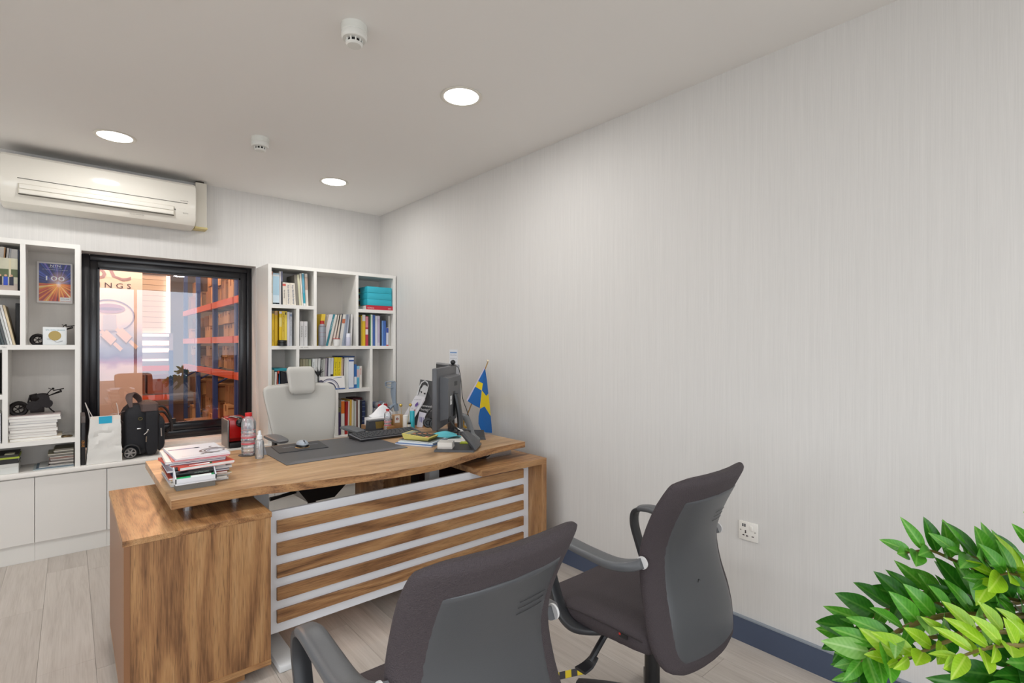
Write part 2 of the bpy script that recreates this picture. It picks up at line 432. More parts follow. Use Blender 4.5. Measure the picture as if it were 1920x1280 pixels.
# ------------------------------------------------------------------ ceiling lights and detectors
def downlight(x, y, label):
    r = root('ceiling_downlight', (x, y, CEIL), label, 'ceiling light', 'round recessed downlights')
    obj('trim_ring', MB().lathe([(.090, -.001), (.110, -.001), (.112, -.004), (.106, -.007), (.096, -.006), (.090, -.003)], (x, y, CEIL), 40), mat('#e6e2d8', .4), r)
    obj('diffuser', MB().lathe([(.094, -.0005), (.094, -.0035), (.0001, -.0045)], (x, y, CEIL), 40), mat('#ffffff', .5, emit=('#fffaf5', 9.0), key='lamp_diffuser'), r)
    ld = bpy.data.lights.new('lamp_light', 'AREA'); ld.shape = 'DISK'; ld.size = .18; ld.energy = LAMP_W; ld.color = (1, .985, .965)
    lo = bpy.data.objects.new('lamp_light', ld); COL.objects.link(lo); lo.parent = r; lo.location = (0, 0, -.012)
for x, y, lb in ((.215, 4.09, 'round glowing downlight above the air conditioner'), (1.614, 4.07, 'small round downlight over the far corner by the bookcase'),
                 (1.572, 2.233, 'round downlight over the desk beside the long blank wall'), (.215, 2.233, 'round downlight at the ceiling edge near the larger smoke detector'),
                 (-1.2, 4.09, 'round downlight beyond the air conditioner'),
                 (-1.2, 2.233, 'round downlight over the open floor'), (-1.2, .35, 'round downlight over the room entrance'), (1.572, -1.5, 'round downlight behind the viewer by the long wall'), (.215, -1.5, 'round downlight behind the viewer')):
    downlight(x, y, lb)
def detector(x, y, label):
    r = root('smoke_detector', (x, y, CEIL), label, 'smoke detector')
    c = (x, y, CEIL)
    obj('mounting_base', MB().lathe([(.052, 0), (.052, -.03), (.050, -.032)], c, 32), mat('#dfe0da', .5), r)
    obj('body', MB().lathe([(.049, -.031), (.051, -.034), (.051, -.052), (.046, -.058), (.034, -.060), (.001, -.060)], c, 32), mat('#e4e4df', .5), r)
    obj('cap', MB().lathe([(.034, -.074), (.034, -.077), (.028, -.083), (.001, -.084)], c, 32), mat('#e4e4df', .5), r)
    obj('sensor_core', MB().lathe([(.026, -.059), (.026, -.075)], c, 20), M_BLACK, r)
    f = MB()
    for i in range(10):
        a = i * math.tau / 10 + .1
        f.cyl((x + .031 * math.cos(a), y + .031 * math.sin(a), CEIL - .059), (x + .031 * math.cos(a), y + .031 * math.sin(a), CEIL - .075), .0035, n=6)
    obj('cap_posts', f, mat('#e4e4df', .5), r)
detector(.89, 2.03, 'white round smoke detector standing proud of the ceiling, the larger looking of two')
detector(.917, 3.52, 'small white smoke detector on the ceiling between two far downlights')

# ------------------------------------------------------------------ air conditioner
r = root('air_conditioner', (.2, 4.73, 2.31), 'long cream split air conditioner high on the back wall', 'air conditioner')
AX0, AX1 = -.345, .745
prof = [(4.835, 2.31), (4.74, 2.308), (4.665, 2.325), (4.635, 2.36), (4.622, 2.45), (4.62, 2.55), (4.625, 2.62), (4.64, 2.637), (4.835, 2.637)]
M_AC = mat('#e6e2d8', .09)
N = MB()
L = []
xs = [(AX0, .93), (AX0 + .006, .98), (AX0 + .02, 1), (AX1 - .02, 1), (AX1 - .006, .98), (AX1, .93)]
for xx, sc in xs: L.append([(xx, 4.74 + (yy - 4.74) * sc, 2.47 + (zz - 2.47) * sc) for yy, zz in prof])
obj('casing', N.loft(L), M_AC, r)
obj('seam_groove', MB().box(-.26, .685, 4.6185, 4.626, 2.478, 2.4815), mat('#5a564f', .6), r, sharp=0)
vent = MB().box(-.258, .60, 4.615, 4.64, 2.375, 2.446, .004)
obj('outlet_recess', vent, mat('#cfc9ba', .4), r)
for z0, z1, yy in ((2.412, 2.442, 4.610), (2.381, 2.409, 4.613)):
    obj('louver', MB().box(-.252, .594, yy, yy + .012, z0, z1, .003), M_AC, r)
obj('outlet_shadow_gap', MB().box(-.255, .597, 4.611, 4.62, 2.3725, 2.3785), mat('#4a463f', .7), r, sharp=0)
obj('intake_grille', MB().box(AX0 + .03, AX1 - .03, 4.66, 4.82, 2.637, 2.643), mat('#8b8478', .6), r)
t = MB(); text(t, 'INVERTER', (.64, 4.6195, 2.492), X, Z, h=.008); text(t, 'POWER  TIMER', (.615, 4.624, 2.435), X, Z, h=.006); text(t, 'AUTO', (.655, 4.624, 2.40), X, Z, h=.009)
text(t, 'R410A INVERTER', (.33, 4.6395, 2.345), X, Z, h=.008)
obj('lettering', t, mat('#8d8a83', .6), r, sharp=0)
obj('indicator_window', MB().box(.60, .607, 4.618, 4.624, 2.42, 2.427), M_DARK, r, sharp=0)
r = root('pipe_cover', (.79, 4.8, 2.33), 'cream plastic pipe cover beside the air conditioner, running to the ceiling', 'pipe cover')
obj('cover', MB().box(.757, .835, 4.735, 4.842, 2.335, 2.69, .003), mat('#dcd7cb', .45), r)
obj('end_cap', MB().box(.752, .84, 4.73, 4.842, 2.322, 2.337, .002), mat('#d8c98f', .6), r)
obj('pipe_sleeve', MB().cyl((.795, 4.79, 2.68), (.795, 4.79, 2.709), .03, n=16), mat('#4b453d', .8), r)

# ------------------------------------------------------------------ base cabinets under the window wall
CY = 4.49
x = -.172 - .364 * 3
bounds = [x + .364 * i for i in range(10)]
bounds = [b for b in bounds if b < 2.3] 
bounds[-1] = 2.385
for i in range(len(bounds) - 1):
    a, b = bounds[i], bounds[i + 1]
    r = root('base_cabinet', ((a + b) / 2, 4.6, 0), ['white base cabinet far along the wall beyond the photo poster shelf', 'white base cabinet next along from the room corner', 'white base cabinet below the shelved magazine pile, first seen whole',
        'white flush-door cabinet under the bookcase and stacked books', 'white flush-door cabinet under the white paper bag', 'white flush-door cabinet under the black rolling bag', 'white flush-door cabinet under the red coffee machine',
        'white flush-door cabinet behind the grey executive chair', 'white flush-door cabinet under the bookcase by the long wall', 'white corner base cabinet'][i], 'cabinet', 'white base cabinets along the back wall')
    obj('body', MB().box(a + .0005, b - .0005, CY + .018, YB - .002, .105, .549), M_CAB, r, sharp=0)
    obj('door', MB().box(a + .0015, b - .0015, CY, CY + .017, .122, .541, .0012, 1), M_CAB, r)
    obj('plinth', MB().box(a + .0005, b - .0005, CY + .025, CY + .045, .0, .105), M_WHITE, r, sharp=0)
single('cabinet_worktop', MB().box(bounds[0], 2.392, CY - .014, YB - .0, .55, .5775, .002), mat('#ece8e2', .35), 'long white worktop running over the base cabinets', 'worktop')
WT = .578

# ------------------------------------------------------------------ bookcases
BY = 4.49
def zz(u, v, Yp=BY): return vz(u, v, Yp)
def bookcase(x0, x1, label, verts, horiz):
    r = root('bookcase', ((x0 + x1) / 2, 4.6, WT), label, 'bookcase')
    top = 2.062; d0, d1 = BY, 4.80
    for a in (x0, x1 - .027): obj('side_panel', MB().box(a, a + .027, d0, d1 + .04, WT, top - .03), M_WHITE, r, sharp=0)
    obj('top_panel', MB().box(x0, x1, d0, d1 + .04, top - .03, top), M_WHITE, r, sharp=0)
    obj('back_panel', MB().box(x0 + .027, x1 - .027, d1, d1 + .006, WT, top - .03), M_BACK, r, sharp=0)
    for xa, za, zb in verts: obj('divider', MB().box(xa, xa + .025, d0 + .001, d1, za, zb), M_WHITE, r, sharp=0)
    for xa, xb, za in horiz: obj('shelf', MB().box(xa, xb, d0 + .0005, d1, za - .03, za), M_WHITE, r, sharp=0)
    return r
# right-hand bookcase
A0, A1 = 1.231, 2.388
dv1, dv2, dv3, dv4, dv5 = ux(588.4, BY), ux(667.3, BY), ux(555.6, BY), ux(693.9, BY), ux(629.3, BY)
zS1 = zz(545, 571.5); zM = zz(620, 648); zR1 = zz(705, 580.5); zL3 = zz(660, 728.6); zJ = .735
rbc = bookcase(A0, A1, 'white bookcase crowded with binders and yellow books in the room corner',
    [(dv1, zM, 2.032), (dv2, zM, 2.032), (dv3, zM, zS1 - .03), (dv3, zL3, zM - .03), (dv4, WT, zM - .03), (dv5, WT, zL3 - .03)],
    [(A0 + .027, dv1, zS1), (dv2 + .025, A1 - .027, zR1), (A0 + .027, A1 - .027, zM), (A0 + .027, dv4, zL3), (dv4 + .025, A1 - .027, zJ)])
st = MB(); text(st, '7101  2-10-18', (dv3 + .035, BY - .0006, zM - .018), X, Z, h=.008)
obj('shelf_sticker', st, mat('#4a4a4a', .7), rbc, sharp=0)
# left-hand bookcase
B0, B1 = -1.05, .0515
lv1, lv2 = ux(37.5, BY), ux(4, BY)
zK = zz(20, 544); zMl = zz(75, 646.5); zLc = zz(1, 740); zO = zz(80, 825)
lbc = bookcase(B0, B1, 'white bookcase with a framed poster and magazines beside the window',
    [(lv1, zMl, 2.032), (lv2, zO, zMl - .03)],
    [(B0 + .027, lv1, zK), (B0 + .027, B1 - .027, zMl), (B0 + .027, lv2, zLc), (B0 + .027, B1 - .027, zO)])
st = MB(); text(st, '7101', (ux(3, BY), BY - .0006, zMl - .018), X, Z, h=.008); obj('shelf_sticker', st, mat('#4a4a4a', .7), lbc, sharp=0)

# ------------------------------------------------------------------ books
def book(name, label, cat, xb0, xb1, z0, h, col, lean=0.0, y=4.53, depth=.2, band=(), txt=None, tcol='#222222', th=None, group=None, pages=True):
    """upright volume; lean = sideways shift of its top"""
    r = root(name, ((xb0 + xb1) / 2, y, z0), label, cat, group)
    def sh(xa, xb, ya, yb, za, zb, m=None):
        m = m or MB(); la, lb = lean * (za - z0) / h, lean * (zb - z0) / h
        return m.hexa([(xa + la, ya, za), (xb + la, ya, za), (xb + la, yb, za), (xa + la, yb, za)], [(xa + lb, ya, zb), (xb + lb, ya, zb), (xb + lb, yb, zb), (xa + lb, yb, zb)])
    e = .0004; xa, xb = xb0 + e, xb1 - e; t = min(.0018, (xb - xa) / 5); m = mat(col, .5)
    c = MB(); sh(xa, xb, y, y + .0025, z0, z0 + h, c)
    sh(xa, xa + t, y + .0025, y + depth, z0, z0 + h, c); sh(xb - t, xb, y + .0025, y + depth, z0, z0 + h, c)
    obj('cover', c, m, r, sharp=0)
    obj('page_block', sh(xa + t, xb - t, y + .0025, y + depth - .004, z0 + .002, z0 + h - .003), M_PAPER, r, sharp=0)
    for f0, f1, bc in band:
        obj('spine_band', sh(xa, xb, y - .0005, y, z0 + h * f0, z0 + h * f1), mat(bc, .5), r, sharp=0)
    if txt:
        t_ = MB(); s, f0, f1 = txt; w_ = (xb - xa)
        zt = z0 + h * f0; ln = h * (f0 - f1); lx = lean * f0
        d = Vector((-lean, 0, -h)).normalized()
        text(t_, s, (xa + w_ * .27 + lx, y - .001, zt), d, X, h=w_ * .45, length=ln)
        obj('spine_lettering', t_, mat(tcol, .6), r, sharp=0)
    return r
def row(name, items, z0, where, y=4.53, cat='book', group=None):
    """items: (u0, u1, v_top, colour, words, options)"""
    for n, it in enumerate(items):
        u0, u1, vt, col, words = it[:5]; op = dict(it[5]) if len(it) > 5 else {}
        yy = op.pop('y', y); x0, x1 = ux(u0, yy), ux(u1, yy)
        h = vz(u0, vt, yy) - z0; lean = op.pop('lean', 0) * yy / ray(u0).y * 1.1
        nm = op.pop('name', name); cc = op.pop('cat', cat)
        book(nm, '%s, %s %s' % (words, ORD[n] + ' along in', where), cc, x0, x1, z0, h, col, lean=lean, y=yy, group=group, **op)
B = dict
row('book', [
    (507, 511.5, 508, '#d6cfc4', 'cream narrow volume with orange top', B(band=((.90, .99, '#c98a70'),), txt=('CATALOGUE', .75, .35))),
    (511.7, 523.6, 511.5, '#a9c9da', 'wide pale blue volume', B(band=((.0, .3, '#c9dbe6'), (.9, .96, '#dfe5ea'), (.02, .06, '#2f4c5f')), depth=.22)),
    (523.9, 526.8, 508.6, '#dcd8d8', 'tall thin white volume', B()),
    (527.0, 530.0, 508.4, '#3c3d42', 'tall thin black volume', B(band=((.7, 1, '#6c6f86'),))),
    (530.4, 536.6, 529, '#ddd5c8', 'short cream book with a red mark', B(band=((.84, .94, '#c9564c'),), txt=('Ball Bearings', .66, .3), lean=-.6)),
    (536.9, 545.6, 529.7, '#ded6c9', 'short cream book lettered Koyo', B(txt=('Koyo  Ball & Roller Bearings', .9, .06), tcol='#2d4a7a', lean=-1.3)),
    (545.9, 555.2, 530.3, '#dcd4c7', 'short cream book lettered Koyo', B(txt=('Koyo  Ball & Roller Bearings', .9, .06), tcol='#2d4a7a', lean=-2.2)),
    (555.6, 561.0, 515.5, '#817c72', 'dull grey folder', B(lean=-3.5)),
    (561.3, 565.5, 515, '#cfccae', 'greenish cream booklet', B(lean=-4)),
    (565.8, 568.6, 513, '#ddd6cc', 'thin cream booklet', B(lean=-3.6)),
    (568.9, 573.2, 512, '#dfe5e6', 'white booklet with a teal stripe', B(band=((.08, .4, '#3a9db0'), (.4, .98, '#5f9fb8')), lean=-3)),
    (573.4, 578.5, 513, '#d8d0c6', 'booklet with brown print', B(band=((.5, .9, '#b59f92'),), lean=-2)),
], zS1, 'the top cell holding teal spines')
row('book', [
    (506.8, 509.6, 584, '#d0aa1c', 'thin ochre yellow book', B()),
    (509.8, 514.4, 583, '#dcb418', 'yellow book with dark top', B(band=((.93, 1, '#7b6a4a'),), txt=('Bearings', .45, .1), tcol='#8b7410')),
    (514.9, 520.7, 582.6, '#d2a90e', 'deep yellow book with printed head', B(band=((.88, .99, '#b5906a'),))),
    (523.4, 528.4, 583, '#e3c020', 'yellow book with a pale label', B(band=((.55, .82, '#e4d27e'), (.93, .99, '#d8d4de')),)),
    (528.7, 533.2, 583, '#d6b63a', 'mustard yellow book', B(txt=('Handbook', .9, .4), tcol='#7d6a14')),
    (533.4, 538.0, 583.3, '#e4ca50', 'light yellow book', B(txt=('1', .97, .9))),
    (538.4, 543.0, 584.5, '#cfccd8', 'pale lilac book', B()),
    (543.3, 547.6, 585.5, '#b9bcc2', 'pale grey lettered book', B(txt=('Ball & Roller Bearings', .78, .3), band=((.88, .95, '#7d8ca8'),))),
], zM, 'the yellow-book cell')
row('book', [
    (562.4, 569.3, 602, '#d3d2d2', 'fat white handbook', B(txt=('Ball & Roller Bearings', .8, .35))),
    (569.9, 576.6, 602.2, '#d6d5d5', 'fat white handbook', B(txt=('Ball & Roller Bearings', .8, .35))),
], zM, 'the narrow cell by the yellow books')
row('book', [
    (595.5, 603.0, 588, '#e0c13c', 'yellow plastic-wrapped catalogue', B(lean=7)),
    (603.4, 610.6, 588.5, '#dcd8da', 'white leaning catalogue', B(lean=13)),
    (610.9, 614.8, 588.5, '#2f8290', 'teal leaning catalogue with white lettering', B(lean=13, txt=('SPHERICAL', .85, .5), tcol='#dfeaea')),
    (615.1, 619.5, 589, '#dcd8ce', 'cream leaning catalogue', B(lean=12)),
    (619.8, 622.0, 589, '#8e8880', 'grey leaning brochure', B(lean=12)),
    (622.2, 625.5, 589, '#e0d8cc', 'pale leaning brochure', B(lean=11)),
    (625.7, 628.0, 589, '#6e5f5a', 'brown leaning brochure', B(lean=10)),
    (628.2, 632.2, 589, '#d8cdbd', 'beige leaning brochure', B(lean=8)),
    (632.4, 634.6, 587.5, '#55585c', 'dark leaning folder', B(lean=8)),
    (634.9, 640.6, 589, '#d4d2cc', 'white leaning folder with an orange tab', B(lean=8, band=((.72, .86, '#b96a4a'),))),
    (640.9, 644.0, 589, '#9fa9b8', 'blue grey leaning brochure', B(lean=7)),
    (644.2, 647.5, 589, '#8a93a4', 'slate leaning brochure', B(lean=6)),
    (647.7, 650.3, 589, '#b5bac4', 'silver leaning brochure', B(lean=5)),
    (656.5, 659.5, 588.5, '#d5d3d0', 'thin white folder', B(lean=2, depth=.24)),
], zM, 'the tall middle cell')
row('book', [
    (673.5, 676.6, 594, '#3a3632', 'thin dark booklet', B()),
    (676.8, 679.0, 592, '#b59a30', 'thin dull yellow booklet', B()),
    (679.2, 685.0, 590, '#d9b41e', 'yellow book with a white head label', B(band=((.8, 1, '#dedad2'),))),
    (685.3, 690.3, 592.5, '#b83a4c', 'red and white booklet', B(band=((.62, .98, '#d88a96'), (.38, .56, '#e6d5d6')))),
    (690.5, 693.6, 593, '#3c3632', 'dark brown booklet', B()),
    (693.8, 695.3, 589.5, '#5f9a62', 'thin green booklet', B()),
    (695.5, 698.5, 589.5, '#dfe6e2', 'thin white booklet', B()),
    (698.7, 703.2, 590, '#3f62a6', 'royal blue binder', B()),
    (703.6, 707.8, 592, '#d4d4dc', 'white binder', B()),
    (708.0, 712.2, 592, '#cfc9d6', 'white binder with lilac print', B(band=((.1, .9, '#bcb0c8'),))),
    (713.0, 715.4, 594, '#2c3038', 'dark blue-black folder', B()),
    (715.8, 718.9, 601, '#6f98d0', 'light blue booklet', B()),
    (719.2, 723.6, 601, '#3f66b0', 'mid blue booklet', B()),
    (724.2, 728.4, 614, '#cfd2dc', 'white box with blue head', B(band=((.72, .98, '#3a50a0'), (0, .05, '#c0392b')))),
    (729.0, 733.2, 592, '#b5b3ac', 'grey sheaf of papers', B(lean=-1.2)),
], zM, 'the cell below the teal binders')
book('book', 'orange folder standing behind the small blue booklets', 'folder', ux(716, 4.66) + .002, ux(716, 4.66) + .03, zM, .25, '#d5602a', y=4.735, depth=.06)
row('book', [
    (506.8, 510.5, 694, '#c2bca8', 'grey cream booklet', B()),
    (510.8, 514.0, 693.5, '#b0aa98', 'dull grey booklet', B()),
    (514.2, 518.0, 697, '#dcd8d2', 'white booklet', B(lean=1)),
    (518.2, 521.8, 695, '#c2503c', 'red booklet', B(lean=2)),
    (522.0, 525.5, 700, '#3b7fae', 'blue leaning folder', B(lean=-1)),
    (526.0, 534.5, 697, '#17181d', 'thick black box file', B()),
    (534.8, 542.0, 698, '#1c1c24', 'thick black ring folder', B()),
    (542.5, 545.5, 703, '#6f7480', 'grey slim folder', B(lean=-1.5)),
], zL3, 'the cell behind the headrest')
tf = root('folder', (1.42, 4.6, zL3 + .26), 'teal folder lying flat across the books behind the headrest', 'folder')
obj('cover', MB().box(ux(514, 4.53), ux(538, 4.53), 4.53, 4.75, vz(520, 695.5, 4.53), vz(520, 690.5, 4.53), .002), mat('#1f8d9c', .5), tf)
row('book', [
    (562.6, 567.5, 673, '#8a8468', 'olive folder', B(depth=.24)), (567.8, 573.0, 673, '#948f74', 'olive beige folder', B()), (573.3, 578.5, 673, '#8f8d72', 'dull olive folder', B()),
    (578.8, 583.3, 673.5, '#9ba284', 'sage green folder', B()),
    (583.8, 588.8, 672.5, '#dfe3e2', 'white lettered catalogue', B(lean=2, txt=('CATALOG', .9, .7))), (589.5, 594.0, 672, '#d5d6d4', 'white catalogue', B(lean=1.5)), (594.3, 599.0, 671.8, '#cfd1cf', 'pale grey catalogue', B(lean=2)),
    (600.5, 604.0, 674, '#9c9e9a', 'mid grey catalogue', B(lean=2)), (604.3, 608.0, 672, '#b4b5b0', 'light grey catalogue', B(lean=2)), (608.3, 611.5, 671.5, '#a79da6', 'mauve grey catalogue', B(lean=2)),
    (611.8, 613.8, 671, '#4d4a5a', 'thin dark violet folder', B(lean=2)), (614.2, 618.5, 670.5, '#cdcfd4', 'silver catalogue', B(lean=2)), (618.8, 623.6, 670.5, '#c6c9cf', 'silver grey catalogue with black foot', B(lean=2, band=((.05, .48, '#121214'),))),
    (624.3, 630.6, 669.8, '#e3cd14', 'bright yellow lettered book', B(lean=2.4, txt=('Bearing  No. 310  2001', .85, .3))),
], zL3, 'the wide headrest cell')
row('book', [
    (630.9, 637.4, 669.8, '#e2cb12', 'bright yellow lettered book', B(lean=2.4, txt=('Bearing  No. 310  2001', .85, .3))),
    (637.7, 640.0, 670, '#d9c08a', 'thin tan book', B(lean=2)), (640.3, 642.3, 672, '#b9a39a', 'thin brown book', B(lean=2)), (642.5, 644.4, 670, '#3a2c2e', 'thin dark book', B(lean=1.5)),
    (645.2, 648.6, 670.3, '#d4d6d2', 'grey white binder', B(depth=.26)), (648.9, 653.6, 670.2, '#d8d9d6', 'white binder', B(depth=.26)),
    (654.0, 663.4, 670.5, '#d9dde6', 'wide white blue-barred binder', B(depth=.27, band=((.88, .93, '#2a4f98'), (0, .03, '#2d5aa8')), y=4.515)),
    (664.0, 668.8, 683, '#2c66ac', 'blue binder with a white patch', B(band=((.16, .48, '#dfe4ea'),))),
    (669.1, 673.6, 686, '#8cbfd6', 'sky blue and pink booklet', B(band=((.5, .85, '#d9b8b8'), (0, .45, '#4fa6c4')))),
    (673.9, 678.6, 686, '#d8d3cc', 'white booklet with red print', B(txt=('SKINS', .9, .6), tcol='#c0504a')),
], zL3, 'the yellow and blue run')
bt = root('book', (ux(652, 4.6), 4.6, zL3 + .27), 'navy cover sheet resting over the white binders', 'folder')
obj('cover', MB().box(ux(641, 4.53) + .01, ux(663, 4.53) + .01, 4.53, 4.78, vz(650, 669.4, 4.53), vz(650, 667.4, 4.53)), mat('#1f3f6e', .5), bt, sharp=0)
row('book', [
    (634.2, 639.0, 764, '#3d2c55', 'deep purple book with olive head', B(band=((.83, 1, '#6f6d4c'),))),
    (639.6, 646.0, 751, '#e0dcd2', 'white book with an orange head', B(band=((.62, .98, '#e0741a'),))),
    (646.4, 651.6, 753, '#a31b1b', 'dark red book', B(lean=1.5)),
    (651.9, 654.6, 752, '#dcd3c8', 'white booklet', B(lean=1)),
    (655.0, 658.8, 749.5, '#d9ad45', 'golden yellow book', B(lean=1)),
    (659.1, 661.6, 749.5, '#e4dccb', 'cream booklet', B(lean=.8)),
    (662.0, 664.6, 752, '#b9bcab', 'grey green booklet', B()), (664.9, 667.8, 752, '#c9c9c9', 'silver booklet', B()),
    (668.0, 671.0, 750, '#7b5b52', 'brown booklet', B()), (671.3, 674.6, 750, '#dedcd8', 'white spiral booklet', B()),
    (674.9, 678.6, 751, '#191b24', 'black spiral-bound book', B()), (679.0, 685.0, 751, '#1c2a54', 'navy spiral-bound book', B(band=((.05, .06, '#99aaaa'), (.2, .21, '#99aaaa'), (.35, .36, '#99aaaa'), (.5, .51, '#99aaaa'), (.65, .66, '#99aaaa'), (.8, .81, '#99aaaa'), (.92, .93, '#99aaaa')))),
], WT, 'the cell by the tissue box')
dr = root('book', (1.98, 4.68, .85), 'dark maroon folder lying on top of the books in the lower cell', 'folder')
obj('cover', MB().box(ux(655, 4.7), ux(672, 4.7), 4.62, 4.78, vz(655, 751, 4.6), vz(655, 747, 4.6)), mat('#4c1216', .5), dr, sharp=0)
# teal binders lying flat
bx0, bx1 = ux(689, 4.5), ux(735.5, 4.5); zb = zR1
r = root('catalogue', ((bx0 + bx1) / 2, 4.6, zb), 'red-spined catalogue lying under the teal binders', 'book')
zc = vz(700, 572.5, 4.5) ; zt_ = vz(700, 537, 4.5)
obj('cover', MB().box(bx0 - .012, bx1 + .006, 4.499, 4.503, zb, zc).box(bx0 - .012, bx1 + .006, 4.503, 4.74, zc - .002, zc).box(bx0 - .012, bx1 + .006, 4.503, 4.74, zb, zb + .002), mat('#c0273a', .45), r, sharp=0)
obj('page_block', MB().box(bx0 - .010, bx1 + .004, 4.503, 4.735, zb + .002, zc - .002), M_PAPER, r, sharp=0)
t = MB(); text(t, 'KONICA', (bx0, 4.498, zb + .010), X, Z, h=.012); text(t, '2001', (bx1 - .045, 4.498, zb + .010), X, Z, h=.012); obj('spine_lettering', t, mat('#f0e4e4', .6), r, sharp=0)
hb = (zt_ - zc) / 3
for i in range(3):
    r = root('ring_binder', ((bx0 + bx1) / 2, 4.6, zc + hb * i), 'teal ring binder lying flat in the top corner cell, %s of the three' % ('lowest', 'middle', 'topmost')[i], 'binder', 'teal binders lying in the top corner cell')
    obj('cover', MB().box(bx0, bx1 - .004, 4.502, 4.752, zc + hb * i + .0006, zc + hb * (i + 1) - .0004, .002), mat('#32b0c4', .42), r)
    obj('spine_label', MB().box(bx0 - .0006, bx0, 4.66, 4.735, zc + hb * (i + .25), zc + hb * (i + .85)), mat('#14201f' , .5), r, sharp=0)
    obj('spine_mark', MB().box(bx0 - .0006, bx0, 4.655, 4.735, zc + hb * (i + .1), zc + hb * (i + .22)), mat('#c8d23c', .5), r, sharp=0)
# teal binders low down behind the chair
for i in range(3):
    z0 = WT + .045 + i * .062
    r = root('ring_binder', (1.36, 4.6, z0), 'teal ring binder lying flat behind the executive chair, %s of the three' % ('lowest', 'middle', 'topmost')[i], 'binder', 'teal binders lying behind the chair')
    obj('cover', MB().box(A0 + .03, A0 + .28, 4.51, 4.76, z0 + .0006, z0 + .0614, .002), mat('#2aa9c2', .42), r)
r = root('book', (1.36, 4.6, WT), 'white volume under the low teal binders', 'book'); obj('cover', MB().box(A0 + .03, A0 + .28, 4.51, 4.76, WT, WT + .0445, .002), M_PAPER, r)
# ------------------------------------------------------------------ small things on the shelves
def bottle(name, x, y, z, prof, m, label, cat='bottle', capm=None, cap=None, extra=None, n=20):
    r = root(name, (x, y, z), label, cat)
    obj('body', MB().lathe(prof, (x, y, z), n), m, r)
    if cap: obj('cap', MB().lathe(cap, (x, y, z), n), capm, r)
    if extra: extra(r)
    return r
yb = 4.505
x = ux(604, yb); hb_ = vz(604, 601, yb) - zM
r = bottle('oil_bottle', x, yb, zM + .001, [(.001, 0), (.031, 0), (.032, .006), (.032, hb_ * .72), (.028, hb_ * .80), (.017, hb_ * .86), (.016, hb_ * .87)], mat('#8f939b', .35, .3), 'tall grey bottle with a red cap in front of yellow plastic-wrapped catalogue', capm=mat('#b3201c', .4),
    cap=[(.018, hb_ * .86), (.018, hb_ - .002), (.001, hb_)])
for f in (.35, .52, .78): obj('red_line', MB().lathe([(.0322, hb_ * f), (.0324, hb_ * f + .002)], (x, yb, zM), 20), mat('#8e4a4c', .5), r)
x = ux(631, yb)
r = root('paper_cup', (x, yb, zM), 'small white tub with a red rim on the shelf', 'cup')
obj('cup', MB().lathe([(.001, 0), (.025, 0), (.032, .060), (.030, .060), (.024, .003)], (x, yb, zM), 20), mat('#ecebe8', .5), r)
obj('rim', MB().lathe([(.0322, .058), (.034, .061), (.033, .065), (.001, .0655)], (x, yb, zM), 20), mat('#b8302e', .5), r)
x = ux(653, yb)
r = root('spray_can', (x, yb, zM), 'small white dispenser bottle beside the red-rimmed tub', 'bottle')
obj('body', MB().lathe([(.001, 0), (.020, 0), (.021, .004), (.021, .07), (.019, .076)], (x, yb, zM), 16), mat('#c5c6d8', .4), r)
obj('cap', MB().lathe([(.020, .076), (.0185, .112), (.001, .114)], (x, yb, zM), 16), mat('#e2e4ee', .4), r)
x = ux(529, yb)
r = root('tape_roll', (x, yb, zM), 'black ribbed roll standing in front of the yellow books', 'roll')
obj('body', MB().lathe([(.001, 0), (.037, 0), (.037, .022), (.034, .024), (.036, .026), (.036, .046), (.032, .048), (.001, .048)], (x, yb, zM), 24), mat('#101012', .35), r)
# desk calendar with a bearing picture
cz = zL3; r = root('desk_calendar', (ux(622, 4.5), 4.5, cz), 'spiral desk calendar printed with a bearing ring, on the shelf beside the headrest', 'calendar')
ca, cb = ux(601, 4.48), ux(648, 4.48); ch = vz(620, 706, 4.48) - cz
def cp(s, t, d=0): return Vector((ca + (cb - ca) * s, 4.492 + t * .022 - d, cz + .002 + t * ch))
obj('card', MB().hexa([cp(0, 0), cp(1, 0), cp(1, 0) + Y * .002, cp(0, 0) + Y * .002], [cp(0, 1), cp(1, 1), cp(1, 1) + Y * .002, cp(0, 1) + Y * .002]), mat('#e6e3e0', .6), r, sharp=0)
m = MB()
def arc(mb, cx, cy, r0, r1, a0, a1, mi=0, n=12):
    for i in range(n):
        p, q = a0 + (a1 - a0) * i / n, a0 + (a1 - a0) * (i + 1) / n
        mb.face([cp(cx + r * math.cos(t) * .5, cy + r * math.sin(t), .0012) for r, t in ((r0, p), (r1, p), (r1, q), (r0, q))], mi)
arc(m, .38, .05, .72, .78, 0, 2.6, 0); arc(m, .38, .05, .62, .70, 0, 2.6, 1); arc(m, .38, .05, .38, .52, .1, 2.6, 0); arc(m, .06, .55, .02, .2, 0, 6.28, 0)
obj('print', m, [mat('#4b4860', .5), mat('#b9b8c8', .5)], r, sharp=0, fix=False)
m = MB(); m.face([cp(.6, 0, .001), cp(1, 0, .001), cp(1, .09, .001), cp(.6, .09, .001)]); m.face([cp(.55, .84, .001), cp(.9, .88, .001), cp(.9, .91, .001), cp(.55, .87, .001)]); obj('blue_strip', m, mat('#3a5f9c', .5), r, sharp=0)
m = MB()
for i in range(14): m.cyl(cp(.04 + i * .035, .99), cp(.04 + i * .035, 1.03), .0012, n=5)
obj('spiral', m, M_DARK, r)
